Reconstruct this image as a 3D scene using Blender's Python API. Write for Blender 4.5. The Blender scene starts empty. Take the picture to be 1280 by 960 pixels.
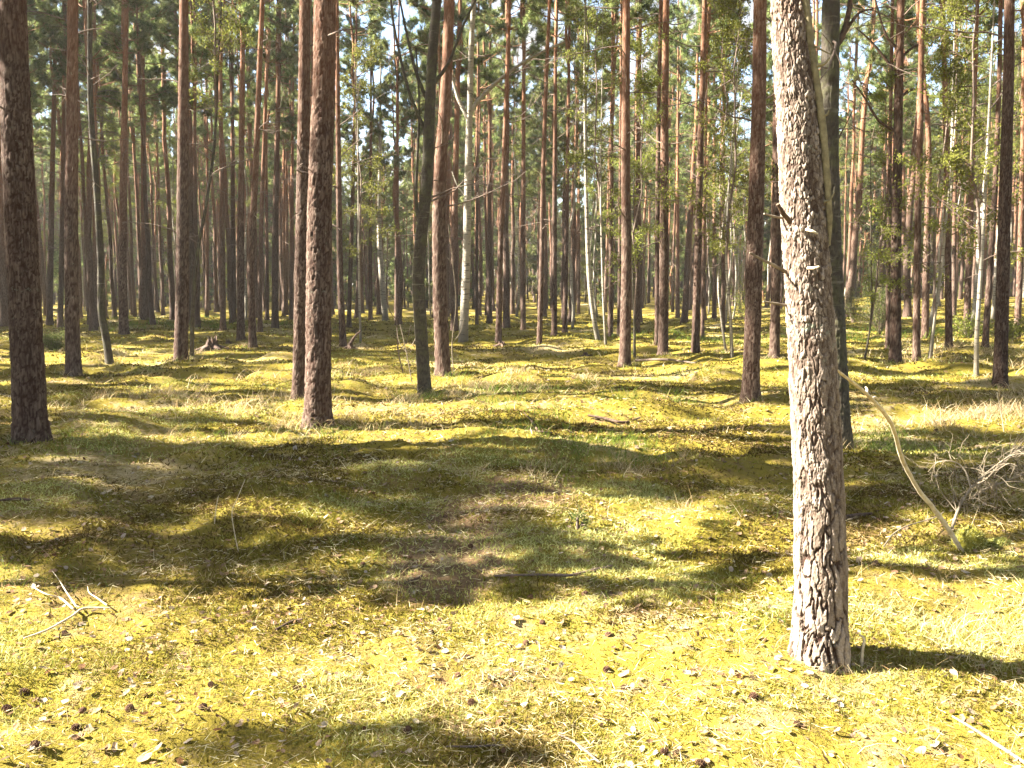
import bpy, math, random
import numpy as np

random.seed(11)
RNG = np.random.default_rng(7)
PI = math.pi
scene = bpy.context.scene
COL = scene.collection

# ------------------------------------------------------------------ noise
def _hash(ix, iy, seed):
    with np.errstate(over='ignore'):
        h = (ix.astype(np.int64) * 374761393 + iy.astype(np.int64) * 668265263 + seed * 974634777) & 0xffffffff
        h = ((h ^ (h >> 13)) * 1274126177) & 0xffffffff
        h = (h ^ (h >> 16)) & 0xffffffff
    return h.astype(np.float64) / 4294967295.0

def vnoise(x, y, seed=0):
    x = np.asarray(x, float); y = np.asarray(y, float)
    ix = np.floor(x); iy = np.floor(y)
    fx = x - ix; fy = y - iy
    fx = fx * fx * fx * (fx * (fx * 6 - 15) + 10); fy = fy * fy * fy * (fy * (fy * 6 - 15) + 10)
    a = _hash(ix, iy, seed); b = _hash(ix + 1, iy, seed)
    c = _hash(ix, iy + 1, seed); d = _hash(ix + 1, iy + 1, seed)
    return (a * (1 - fx) + b * fx) * (1 - fy) + (c * (1 - fx) + d * fx) * fy   # 0..1

def fbm(x, y, seed=0, o=3):
    s = 0; a = 1; t = 0
    for i in range(o):
        s = s + a * vnoise(x * 2 ** i, y * 2 ** i, seed + 17 * i); t += a; a *= .5
    return s / t

def sstep(a, b, x):
    t = np.clip((np.asarray(x, float) - a) / (b - a), 0, 1)
    return t * t * (3 - 2 * t)

# ------------------------------------------------------------------ terrain
def gz_big(x, y):
    x = np.asarray(x, float); y = np.asarray(y, float)
    z = 0.22 * (vnoise(x * .16 + 3, y * .2, 1) - .5) + .10 * (vnoise(x * .42, y * .55 + 9, 2) - .5)
    z = z * sstep(0, 6, np.hypot(x, y))
    z = z + 1.0 * sstep(26, 60, y) * sstep(.12, .42, x / np.maximum(y, 1)) * sstep(8, 20, x)
    z = z + 3.0 * sstep(80, 200, y)
    # moss mound at the front pine, hummocks on the path's far side
    z = z + .07 * np.exp(-((x - 1.30) ** 2 + (y - 3.85) ** 2) / .35)
    return z

def gz(x, y):
    x = np.asarray(x, float); y = np.asarray(y, float)
    far = np.clip(np.hypot(x, y) / 14, 0, 1)
    h1 = vnoise(x * 1.1 + 5, y * 1.5, 3); h2 = vnoise(x * 2.3, y * 3.1 + 4, 4)
    z = gz_big(x, y) + (.10 + .17 * far) * np.maximum(h1 - .40, 0) + .055 * (h2 - .5) * (.6 + 1.2 * far)
    r = np.hypot(x, y - 3)
    near = 1 - sstep(9, 16, r)
    z = z + near * (.026 * (vnoise(x * 7, y * 7, 5) - .5) + .022 * (vnoise(x * 15, y * 15, 6) - .5) + .008 * (vnoise(x * 34, y * 34, 8) - .5))
    return z

# ------------------------------------------------------------------ camera
CAMH = float(gz_big(0, 0)) + 1.6
FPX, CX, CY, HOR = 1100.0, 640.0, 480.0, 365.0
PITCH = math.atan((CY - HOR) / FPX)
cam = bpy.data.cameras.new('camera'); cam.sensor_width = 36; cam.lens = 36 * FPX / 1280
cam.clip_start = .05; cam.clip_end = 2000
camo = bpy.data.objects.new('camera', cam); COL.objects.link(camo)
camo.location = (0, 0, CAMH); camo.rotation_euler = (PI / 2 - PITCH, 0, 0)
scene.camera = camo

def ray(px, py):
    a = (px - CX) / FPX; b = (CY - py) / FPX
    c, s = math.cos(PITCH), math.sin(PITCH)
    return (a, c + b * s, -s + b * c)

def on_ground(px, py, f=gz):
    d = ray(px, py)
    if d[2] > -1e-3: d = (d[0], d[1], -1e-3)
    t = CAMH / -d[2]
    for _ in range(30):
        t = .5 * t + .5 * (CAMH - float(f(d[0] * t, d[1] * t))) / -d[2]
    return d[0] * t, d[1] * t, float(f(d[0] * t, d[1] * t))

def at_depth(px, py, Y):
    d = ray(px, py); t = Y / d[1]
    return (d[0] * t, Y, CAMH + d[2] * t)

# ------------------------------------------------------------------ mesh building
class Geo:
    def __init__(s):
        s.V = []; s.F = []; s.T = []; s.C = []; s.n = 0
    def add(s, V, F, mat=0, tone=.5, crack=1.0):
        V = np.asarray(V, np.float32).reshape(-1, 3); F = np.asarray(F, np.int64)
        s.V.append(V); s.F.append((F + s.n, mat)); n = len(V); s.n += n
        s.T.append(np.broadcast_to(np.asarray(tone, np.float32), (n,)))
        s.C.append(np.broadcast_to(np.asarray(crack, np.float32), (n,)))
    def build(s, name, mats, parent=None, smooth=True, loc=None):
        me = bpy.data.meshes.new(name)
        V = np.concatenate(s.V)
        loops = np.concatenate([f.ravel() for f, m in s.F]).astype(np.int32)
        sizes = np.concatenate([np.full(len(f), f.shape[1]) for f, m in s.F])
        mi = np.concatenate([np.full(len(f), m) for f, m in s.F]).astype(np.int32)
        me.vertices.add(len(V)); me.vertices.foreach_set('co', V.ravel())
        me.loops.add(len(loops)); me.loops.foreach_set('vertex_index', loops)
        st = np.zeros(len(sizes), np.int32); st[1:] = np.cumsum(sizes)[:-1]
        me.polygons.add(len(sizes)); me.polygons.foreach_set('loop_start', st)
        me.polygons.foreach_set('material_index', mi)
        me.update(calc_edges=True)
        me.polygons.foreach_set('use_smooth', np.full(len(sizes), smooth))
        a = me.attributes.new('tone', 'FLOAT', 'POINT'); a.data.foreach_set('value', np.concatenate(s.T).astype(np.float32))
        a = me.attributes.new('crack', 'FLOAT', 'POINT'); a.data.foreach_set('value', np.concatenate(s.C).astype(np.float32))
        for m in mats: me.materials.append(m)
        o = bpy.data.objects.new(name, me); COL.objects.link(o)
        if parent: o.parent = parent
        if loc is not None: o.location = loc
        return o

def tag(o, label=None, cat=None, group=None, kind=None):
    if label: o['label'] = label
    if cat: o['category'] = cat
    if group: o['group'] = group
    if kind: o['kind'] = kind
    return o

def empty(name, loc):
    o = bpy.data.objects.new(name, None); COL.objects.link(o); o.location = loc; o.empty_display_size = .2
    return o

def spline(pts, n):
    """Catmull-Rom through pts, n samples."""
    P = np.asarray(pts, float)
    if len(P) == 2:
        t = np.linspace(0, 1, n)[:, None]; return P[0] * (1 - t) + P[1] * t
    Q = np.vstack([2 * P[0] - P[1], P, 2 * P[-1] - P[-2]])
    out = []
    for u in np.linspace(0, len(P) - 1 - 1e-6, n):
        i = int(u); t = u - i; a, b, c, d = Q[i:i + 4]
        out.append(.5 * ((2 * b) + (c - a) * t + (2 * a - 5 * b + 4 * c - d) * t * t + (3 * b - a - 3 * c + d) * t ** 3))
    return np.array(out)

def tube(g, pts, rad, sides=5, mat=0, tone=.5, crack=1.0, rough=0, seed=0):
    P = np.asarray(pts, float); n = len(P)
    R = np.broadcast_to(np.asarray(rad, float), (n,))
    T = np.gradient(P, axis=0); T /= np.linalg.norm(T, axis=1)[:, None] + 1e-9
    ref = np.array([0, 0, 1.]) if abs(T[:, 2].mean()) < .8 else np.array([0, 1., 0])
    A = np.cross(T, ref); A /= np.linalg.norm(A, axis=1)[:, None] + 1e-9
    B = np.cross(A, T)
    th = np.arange(sides) * 2 * PI / sides
    rr = R[:, None] * np.ones((1, sides))
    if rough:
        rr = rr * (1 + rough * (np.random.default_rng(seed).random((n, sides)) - .5))
    V = P[:, None, :] + rr[..., None] * (np.cos(th)[None, :, None] * A[:, None, :] + np.sin(th)[None, :, None] * B[:, None, :])
    i = np.arange(n - 1)[:, None] * sides; j = np.arange(sides)[None, :]; k = (j + 1) % sides
    F = np.stack([i + j, i + k, i + sides + k, i + sides + j], -1).reshape(-1, 4)
    if np.ndim(tone): tone = np.repeat(tone, sides)
    g.add(V, F, mat, tone, crack)
    # end caps
    for e in (0, n - 1):
        c = np.vstack([V[e], P[e]]); f = np.stack([np.arange(sides), (np.arange(sides) + 1) % sides, np.full(sides, sides)], -1)
        g.add(c, f if e else f[:, ::-1], mat, .5 if np.ndim(tone) else tone, crack)

def blades(g, P, D, L, W, mat=0, tone=.5, rng=RNG):
    """flat single-triangle blades."""
    n = len(P); D = D / (np.linalg.norm(D, axis=1)[:, None] + 1e-9)
    S = np.cross(D, rng.normal(size=(n, 3))); S /= np.linalg.norm(S, axis=1)[:, None] + 1e-9
    L = np.broadcast_to(L, (n,))[:, None]; W = np.broadcast_to(W, (n,))[:, None]
    V = np.stack([P - S * W * .5, P + S * W * .5, P + D * L], 1).reshape(-1, 3)
    tone = np.repeat(np.broadcast_to(tone, (n,)), 3)
    g.add(V, np.arange(3 * n).reshape(-1, 3), mat, tone)

def curved_blades(g, P, D, L, W, bend, mat=0, tone=.5, rng=RNG, seg=3):
    """grass blades bending over towards D's horizontal direction."""
    n = len(P)
    S = np.stack([-D[:, 1], D[:, 0], np.zeros(n)], 1); S += rng.normal(size=(n, 3)) * .3
    S /= np.linalg.norm(S, axis=1)[:, None] + 1e-9
    rows = []
    pos = P.copy(); d = D / np.linalg.norm(D, axis=1)[:, None]
    H = np.stack([D[:, 0], D[:, 1], np.zeros(n)], 1); H /= np.linalg.norm(H, axis=1)[:, None] + 1e-6
    for k in range(seg + 1):
        w = W * (1 - .85 * k / seg)
        rows += [pos - S * (w * .5)[:, None], pos + S * (w * .5)[:, None]]
        pos = pos + d * (L / seg)[:, None]
        d = d + (H * 1.0 - np.array([0, 0, .55])) * bend[:, None]
        d /= np.linalg.norm(d, axis=1)[:, None]
    V = np.stack(rows, 1).reshape(-1, 3); m = 2 * (seg + 1)
    b = np.arange(n)[:, None] * m
    F = np.concatenate([b + np.array([[2 * k, 2 * k + 1, 2 * k + 3, 2 * k + 2]]) for k in range(seg)], 0)
    g.add(V, F, mat, np.repeat(np.broadcast_to(tone, (n,)), m))

# ------------------------------------------------------------------ materials
def mat_new(name):
    m = bpy.data.materials.new(name); m.use_nodes = True
    nt = m.node_tree; nt.nodes.clear()
    return m, nt
class N:
    def __init__(s, nt): s.nt = nt
    def __call__(s, typ, _in=None, **kw):
        n = s.nt.nodes.new(typ)
        for k, v in kw.items(): setattr(n, k, v)
        for k, v in (_in or {}).items():
            if isinstance(v, bpy.types.NodeSocket): s.nt.links.new(v, n.inputs[k])
            else: n.inputs[k].default_value = v
        return n
    def ramp(s, fac, stops):
        n = s.nt.nodes.new('ShaderNodeValToRGB'); s.nt.links.new(fac, n.inputs[0])
        cr = n.color_ramp
        while len(cr.elements) < len(stops): cr.elements.new(.5)
        for e, (p, c) in zip(cr.elements, stops):
            e.position = p; e.color = (*c, 1) if len(c) == 3 else c
        return n.outputs[0]
    def mix(s, f, a, b, blend='MIX'):
        n = s.nt.nodes.new('ShaderNodeMix'); n.data_type = 'RGBA'; n.blend_type = blend
        for sock, v in ((n.inputs[0], f), (n.inputs[6], a), (n.inputs[7], b)):
            if isinstance(v, bpy.types.NodeSocket): s.nt.links.new(v, sock)
            else: sock.default_value = (*v, 1) if isinstance(v, tuple) and len(v) == 3 else v
        return n.outputs[2]
    def math(s, op, a, b=0.0, clamp=False):
        n = s.nt.nodes.new('ShaderNodeMath'); n.operation = op; n.use_clamp = clamp
        for i, v in enumerate((a, b)):
            if isinstance(v, bpy.types.NodeSocket): s.nt.links.new(v, n.inputs[i])
            else: n.inputs[i].default_value = v
        return n.outputs[0]
    def attr(s, name): return s('ShaderNodeAttribute', attribute_name=name).outputs['Fac']
    def out(s, sh, disp=None):
        o = s('ShaderNodeOutputMaterial', {'Surface': sh})

def leaf_mat(name, stops, trans=.35, rnd=.25, gloss=False):
    m, nt = mat_new(name); n = N(nt)
    c = n.ramp(n.attr('tone'), stops)
    r = n('ShaderNodeObjectInfo').outputs['Random']
    f = n('ShaderNodeMapRange', {0: r, 3: 1 - rnd, 4: 1 + rnd}).outputs[0]
    hs = n('ShaderNodeHueSaturation', {'Hue': n('ShaderNodeMapRange', {0: r, 3: .485, 4: .512}).outputs[0], 'Value': f, 'Color': c}).outputs[0]
    d = n('ShaderNodeBsdfDiffuse', {'Color': hs}).outputs[0]
    t = n('ShaderNodeBsdfTranslucent', {'Color': hs}).outputs[0]
    s = n('ShaderNodeMixShader', {0: trans, 1: d, 2: t}).outputs[0]
    n.out(s); return m

def bark_mat(name, hero=False):
    m, nt = mat_new(name); n = N(nt)
    pos = n('ShaderNodeNewGeometry').outputs['Position']
    oc = n('ShaderNodeTexCoord').outputs['Object']
    rnd = n('ShaderNodeObjectInfo').outputs['Random']
    z = n('ShaderNodeSeparateXYZ', {0: pos}).outputs[2]
    mp = n('ShaderNodeMapping', {0: oc, 'Scale': (1, 1, .28 if hero else .15)}).outputs[0]
    n1 = n('ShaderNodeTexNoise', {'Vector': mp, 'Scale': 42.0 if hero else 55.0, 'Detail': 6.0, 'Roughness': .65}).outputs[0]
    n2 = n('ShaderNodeTexNoise', {'Vector': oc, 'Scale': 2.2, 'Detail': 3.0}).outputs[0]
    n3 = n('ShaderNodeTexNoise', {'Vector': oc, 'Scale': 160.0 if hero else 60.0, 'Detail': 4.0, 'Roughness': .7}).outputs[0]
    crack = n.attr('crack'); tone = n.attr('tone')
    plate_lo = n.mix(tone, (.048, .033, .024), (.185, .142, .11))
    plate_lo = n.mix(n.math('MULTIPLY', n3, .8), plate_lo, (.13, .078, .055))
    if hero: plate_lo = n.mix(n('ShaderNodeMapRange', {0: n3, 1: .35, 2: .6}).outputs[0], n.mix(tone, (.16, .115, .08), (.40, .33, .265)), n.mix(tone, (.09, .06, .04), (.29, .23, .18)))
    plate_hi = n.mix(tone, (.125, .062, .034), (.27, .148, .09))
    zz = n.math('ADD', z, n.math('MULTIPLY', n.math('SUBTRACT', n2, .5), 2.4))
    zz = n.math('ADD', zz, n.math('MULTIPLY', n.math('SUBTRACT', rnd, .5), 2.5))
    hi = n('ShaderNodeMapRange', {0: zz, 1: 3.2, 2: 9.5}).outputs[0]
    if hero: hi = n('ShaderNodeMapRange', {0: zz, 1: 1.9, 2: 5.5, 4: .75}).outputs[0]
    plate = n.mix(hi, plate_lo, plate_hi)
    crk = n.mix(hi, (.035, .017, .011), (.15, .055, .024))
    c2 = n.math('MULTIPLY', crack, n('ShaderNodeMapRange', {0: n1, 1: .36, 2: .56}).outputs[0]) if not hero else n.math('MULTIPLY', crack, n('ShaderNodeMapRange', {0: n1, 1: .25, 2: .45, 3: .55}).outputs[0])
    col = n.mix(c2, crk, plate)
    # lichen freckles
    l1 = n('ShaderNodeTexNoise', {'Vector': oc, 'Scale': 14.0, 'Detail': 5.0, 'Roughness': .75}).outputs[0]
    l2 = n('ShaderNodeTexNoise', {'Vector': oc, 'Scale': 1.6, 'Detail': 1.0}).outputs[0]
    lm = n.math('MULTIPLY', n('ShaderNodeMapRange', {0: l1, 1: .60, 2: .66}).outputs[0], n('ShaderNodeMapRange', {0: l2, 1: .45, 2: .62}).outputs[0])
    col = n.mix(n.math('MULTIPLY', lm, .65 if hero else .3), col, (.27, .30, .22))
    v = n('ShaderNodeMapRange', {0: rnd, 3: .78, 4: 1.2}).outputs[0]
    col = n('ShaderNodeHueSaturation', {'Value': v, 'Color': col}).outputs[0]
    b = n('ShaderNodeBump', {'Strength': .55 if hero else .8, 'Distance': .006 if hero else .02, 'Height': n.math('ADD', n1, n.math('MULTIPLY', n3, .5))}).outputs[0]
    s = n('ShaderNodeBsdfPrincipled', {'Base Color': col, 'Roughness': .92, 'Specular IOR Level': .12, 'Normal': b}).outputs[0]
    n.out(s); return m

def birch_mat(name, mossy):
    m, nt = mat_new(name); n = N(nt)
    oc = n('ShaderNodeTexCoord').outputs['Object']
    pos = n('ShaderNodeNewGeometry').outputs['Position']
    z = n('ShaderNodeSeparateXYZ', {0: pos}).outputs[2]
    mp = n('ShaderNodeMapping', {0: oc, 'Scale': (4, 4, 26)}).outputs[0]
    a = n('ShaderNodeTexNoise', {'Vector': mp, 'Scale': 1.0, 'Detail': 4.0}).outputs[0]
    b = n('ShaderNodeTexNoise', {'Vector': oc, 'Scale': 5.0, 'Detail': 5.0, 'Roughness': .7}).outputs[0]
    white = (.05, .041, .028) if mossy else (.27, .235, .185)
    col = n.mix(n('ShaderNodeMapRange', {0: a, 1: .56, 2: .66}).outputs[0], white, (.07, .055, .045))
    low = n('ShaderNodeMapRange', {0: n.math('ADD', z, n.math('MULTIPLY', b, 2.0)), 1: 2.6 if not mossy else 4.2, 2: 1.0}).outputs[0]
    col = n.mix(n.math('MULTIPLY', low, .8), col, (.085, .07, .045))
    gm = n('ShaderNodeMapRange', {0: b, 1: .5 if not mossy else .48, 2: .62}).outputs[0]
    if mossy: col = n.mix(n.attr('crack'), (.03, .022, .015), col)
    if mossy: col = n.mix(n('ShaderNodeMapRange', {0: n('ShaderNodeTexNoise', {'Vector': oc, 'Scale': 9.0, 'Detail': 4.0}).outputs[0], 1: .5, 2: .6}).outputs[0], col, (.045, .034, .024))
    if mossy: col = n.mix(n('ShaderNodeMapRange', {0: n('ShaderNodeTexNoise', {'Vector': mp, 'Scale': .8, 'Detail': 3.0}).outputs[0], 1: .63, 2: .75}).outputs[0], col, (.13, .115, .085))
    col = n.mix(n.math('MULTIPLY', gm, .35 if not mossy else .6), col, (.075, .072, .03) if mossy else (.11, .105, .045))
    bm = n('ShaderNodeBump', {'Strength': .6, 'Distance': .01, 'Height': b}).outputs[0]
    n.out(n('ShaderNodeBsdfPrincipled', {'Base Color': col, 'Roughness': .8, 'Specular IOR Level': .2, 'Normal': bm}).outputs[0])
    return m

def wood_mat(name, a, b, scale=30.0):
    m, nt = mat_new(name); n = N(nt)
    oc = n('ShaderNodeTexCoord').outputs['Object']
    x = n('ShaderNodeTexNoise', {'Vector': oc, 'Scale': scale, 'Detail': 5.0, 'Roughness': .7}).outputs[0]
    col = n.mix(n('ShaderNodeMapRange', {0: x, 1: .35, 2: .65}).outputs[0], a, b)
    bm = n('ShaderNodeBump', {'Strength': .5, 'Distance': .004, 'Height': x}).outputs[0]
    n.out(n('ShaderNodeBsdfPrincipled', {'Base Color': col, 'Roughness': .85, 'Specular IOR Level': .15, 'Normal': bm}).outputs[0])
    return m

M_bark = bark_mat('pine_bark'); M_bark_near = bark_mat('pine_bark_near', True)
M_birch = birch_mat('birch_bark', False); M_mossbirch = birch_mat('mossy_birch_bark', True)
M_twig = wood_mat('dead_twig_wood', (.085, .06, .045), (.17, .125, .095))
M_pale = wood_mat('bleached_branch_wood', (.36, .285, .18), (.58, .49, .34), 22)
M_olive = wood_mat('lichened_dead_wood', (.11, .09, .05), (.24, .20, .11), 25)
M_brush = wood_mat('brushwood_twig', (.11, .085, .058), (.25, .20, .135), 14)
M_stump = wood_mat('rotten_stump_wood', (.035, .022, .016), (.12, .075, .05), 18)
M_limb = wood_mat('limb_bark', (.13, .065, .035), (.27, .14, .07), 12)
M_needle = leaf_mat('pine_needle', [(0, (.045, .07, .018)), (.5, (.145, .175, .055)), (1, (.28, .285, .115))], .6)
M_leaf = leaf_mat('young_birch_leaf', [(0, (.10, .115, .02)), (1, (.22, .225, .05))], .5)
M_moss = leaf_mat('moss_shoot', [(0, (.075, .05, .014)), (.3, (.13, .108, .016)), (.6, (.225, .208, .032)), (1, (.48, .475, .18))], .35, 0)
M_straw = leaf_mat('dry_grass_blade', [(0, (.19, .12, .05)), (.5, (.38, .29, .14)), (1, (.60, .52, .32))], .3, 0)
M_grass = leaf_mat('green_grass_blade', [(0, (.05, .085, .014)), (1, (.15, .21, .035))], .4, 0)
M_litter = leaf_mat('dry_leaf', [(0, (.08, .04, .018)), (.5, (.22, .145, .085)), (1, (.36, .31, .23))], .2, .15)
M_needlelit = leaf_mat('fallen_needle', [(0, (.11, .06, .03)), (1, (.40, .27, .13))], .1, 0)
M_cone = wood_mat('cone_scale', (.055, .026, .015), (.14, .075, .045), 60)

def ground_mat():
    m, nt = mat_new('forest_floor'); n = N(nt)
    pos = n('ShaderNodeNewGeometry').outputs['Position']
    fl = n('ShaderNodeMapping', {0: pos, 'Scale': (1, 1, 0)}).outputs[0]
    a = n('ShaderNodeTexNoise', {'Vector': fl, 'Scale': .55, 'Detail': 5.0, 'Roughness': .6}).outputs[0]
    b = n('ShaderNodeTexNoise', {'Vector': fl, 'Scale': 6.0, 'Detail': 6.0, 'Roughness': .7}).outputs[0]
    c = n('ShaderNodeTexNoise', {'Vector': fl, 'Scale': 55.0, 'Detail': 5.0, 'Roughness': .7}).outputs[0]
    g = n('ShaderNodeTexNoise', {'Vector': fl, 'Scale': .33, 'Detail': 3.0}).outputs[0]
    moss = n.mix(c, (.06, .042, .011), (.28, .22, .03))
    brown = n.mix(c, (.05, .03, .016), (.22, .14, .072))
    straw = n.mix(c, (.17, .12, .05), (.50, .40, .22))
    green = n.mix(c, (.05, .052, .012), (.16, .16, .03))
    path = n.attr('tone')
    f = n('ShaderNodeMapRange', {0: n.math('ADD', n.math('MULTIPLY', b, .5), n.math('ADD', n.math('MULTIPLY', a, .5), n.math('MULTIPLY', path, .3))), 1: .50, 2: .66}).outputs[0]
    col = n.mix(f, moss, brown)
    col = n.mix(n('ShaderNodeMapRange', {0: n.math('ADD', n.math('MULTIPLY', g, .6), n.math('MULTIPLY', b, .4)), 1: .53, 2: .63}).outputs[0], col, straw)
    g2 = n('ShaderNodeTexNoise', {'Vector': fl, 'Scale': .45, 'Detail': 4.0, 'W': 3.0}, noise_dimensions='4D').outputs[0]
    col = n.mix(n('ShaderNodeMapRange', {0: g2, 1: .62, 2: .78}).outputs[0], col, green)
    bm = n('ShaderNodeBump', {'Strength': .9, 'Distance': .03, 'Height': n.math('ADD', b, n.math('MULTIPLY', c, .6))}).outputs[0]
    n.out(n('ShaderNodeBsdfPrincipled', {'Base Color': col, 'Roughness': .95, 'Specular IOR Level': .05, 'Normal': bm}).outputs[0])
    return m
M_ground = ground_mat()

# ------------------------------------------------------------------ ground sheet
PATH = [on_ground(*p) for p in ((600, 960), (575, 800), (545, 700), (600, 640), (690, 590), (760, 540), (840, 500))]
def path_mask(x, y):
    d = np.full(np.shape(x), 9.0)
    for (x0, y0, _), (x1, y1, _) in zip(PATH, PATH[1:]):
        vx, vy = x1 - x0, y1 - y0; L2 = vx * vx + vy * vy
        t = np.clip(((x - x0) * vx + (y - y0) * vy) / L2, 0, 1)
        d = np.minimum(d, np.hypot(x - x0 - t * vx, y - y0 - t * vy))
    return (1 - sstep(.10, .5, d + .35 * (vnoise(x * 2.2, y * 2.2, 31) - .5))) * (.15 + .85 * sstep(4.2, 4.9, y) * (1 - sstep(6.3, 8, y)))

def axis(lo, a, b, hi, step, grow):
    c = list(np.arange(a, b, step)); s = step
    while c[-1] < hi: s *= grow; c.append(c[-1] + s)
    s = step
    while c[0] > lo: s *= grow; c.insert(0, c[0] - s)
    return np.array(c)
gx = axis(-700, -5, 5, 700, .03, 1.035); gy = axis(-80, 2.0, 9.5, 900, .028, 1.022)
X, Y = np.meshgrid(gx, gy); Zg = gz(X, Y)
g = Geo(); nx, ny = len(gx), len(gy)
i = (np.arange(ny - 1)[:, None] * nx + np.arange(nx - 1)[None, :]).ravel()
g.add(np.stack([X, Y, Zg], -1), np.stack([i, i + 1, i + nx + 1, i + nx], -1), 0, path_mask(X, Y).ravel())
tag(g.build('ground', [M_ground]), kind='structure')

# ------------------------------------------------------------------ bark relief
def bark(th, z, ncell, ch, seed):
    """stretched cellular plates wrapped round the trunk -> crack(0..1), plate random"""
    w1 = vnoise(np.cos(th) * 3.1 + z * 7, np.sin(th) * 3.1 + z * 9.0, seed + 1) - .5
    w2 = vnoise(np.cos(th) * 5 + 20, np.sin(th) * 5 + z * 11, seed + 2) - .5
    u = th / (2 * PI) * ncell + w1 * 1.1; v = z / ch + w2 * .9
    iu = np.floor(u); iv = np.floor(v)
    f1 = np.full(u.shape, 9.0); f2 = f1.copy(); rid = np.zeros(u.shape)
    for a in (-1, 0, 1):
        for b in (-1, 0, 1):
            cu = iu + a; cv = iv + b; cw = np.mod(cu, ncell)
            du = cu + .15 + .7 * _hash(cw, cv, seed) - u; dv = cv + .05 + .9 * _hash(cw, cv, seed + 5) - v
            d = np.sqrt(du * du + dv * dv * .8)
            nr = d < f1
            f2 = np.where(nr, f1, np.minimum(f2, d)); rid = np.where(nr, _hash(cw, cv, seed + 9), rid); f1 = np.where(nr, d, f1)
    return sstep(.02, .24, f2 - f1), rid

def trunk(g, path, rad, zs, nseg, amp, seed, flare=.3, mat=0, hero=False):
    """path: (n,3) rising, rad: (n,), zs: ring heights above path[0]."""
    path = np.asarray(path, float); pz = path[:, 2] - path[0, 2]
    cx = np.interp(zs, pz, path[:, 0]); cy = np.interp(zs, pz, path[:, 1]); rr = np.interp(zs, pz, rad)
    if zs.min() < 0:
        pass
    th = np.linspace(0, 2 * PI, nseg, endpoint=False)
    TH, ZZ = np.meshgrid(th, zs); R = rr[:, None] * np.ones_like(TH)
    lob = 1 + .5 * np.cos(TH * 3 + seed) + .35 * np.cos(TH * 5 + 2.1 * seed)
    R = R * (1 + flare * lob * np.exp(-np.maximum(ZZ, 0) / .16) + flare * .35 * np.exp(-np.maximum(ZZ, 0) / .5))
    R = R * (1 + .06 * (vnoise(np.cos(TH) * 1.3 + seed, np.sin(TH) * 1.3 + ZZ * .9, seed) - .5))
    if amp > 0:
        r0 = float(np.mean(rad[:2])); nc = max(8, int(2 * PI * r0 / .036))
        ck, rid = bark(TH, ZZ, nc, .13, seed)
        if hero:
            ct, st_ = np.cos(TH), np.sin(TH)
            wu = .55 * (fbm(ct * 9 + ZZ * 16, st_ * 9 + ZZ * 23, 61, 3) - .5); wz = .06 * (fbm(ct * 9 + 30, st_ * 9 + ZZ * 26, 62, 3) - .5)
            ck, rid = bark(TH + wu * .22, ZZ + wz, nc, .155, seed)
            ck2, rid2 = bark(TH + wu * .20, ZZ + wz * .6, int(nc * 2.3), .028, seed + 40)
            ck3, rid3 = bark(TH + wu * .2, ZZ + wz, int(nc * 1.15), .075, seed + 41)
            fl, rf = bark(TH + wu * .25, ZZ + wz, nc * 4, .017, seed + 80)
            up = sstep(.35, 1.7, ZZ + .9 * (vnoise(ct * 1.5, st_ * 1.5 + ZZ * 3, 77) - .5))
            fine = fbm(ct * 20, st_ * 20 + ZZ * 60, 9, 2) - .5
            ter = np.floor(fbm(ct * 5 + ZZ * 12, st_ * 5 + ZZ * 20, 12, 2) * 7) / 7
            low = np.clip(ck * 1.7, 0, 1) ** 1.3 * (.72 + .33 * rid) + .22 * rf * ck + .6 * (ter - .5) * ck
            hig = (.10 + .75 * rid2 * ck2 + .45 * ck3 * (.3 + .7 * rid3)) * .72 + .2 * rf * fl
            h = low * (1 - up) + hig * up + .16 * fine
            crack = ck ** .8 * (1 - up) + up * np.clip(.05 + 1.0 * ck2 * (.25 + .75 * rid2) + .35 * ck3 * rid3, 0, 1)
            tone = np.clip((.55 * rid + .45 * rf) * (1 - up) + (.6 * rid2 + .4 * rf) * up, 0, 1)
        else:
            up = sstep(2.0, 7.0, ZZ)
            h = ck * (.5 + .5 * rid) * (1 - .75 * up); crack = ck * (1 - up) + up * (.5 + .5 * ck); tone = rid
            h = h + .3 * (vnoise(np.cos(TH) * 9, np.sin(TH) * 9 + ZZ * 25, 9) - .5)
        R = R + amp * (h - (.95 if hero else .7))
    else:
        crack = np.ones_like(R); tone = vnoise(TH * 2, ZZ * 3, seed)
    V = np.stack([cx[:, None] + R * np.cos(TH), cy[:, None] + R * np.sin(TH), path[0, 2] + ZZ], -1)
    n = len(zs); i = np.arange(n - 1)[:, None] * nseg; j = np.arange(nseg)[None, :]; k = (j + 1) % nseg
    F = np.stack([i + j, i + k, i + nseg + k, i + nseg + j], -1).reshape(-1, 4)
    g.add(V, F, mat, tone.ravel(), crack.ravel())

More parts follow.
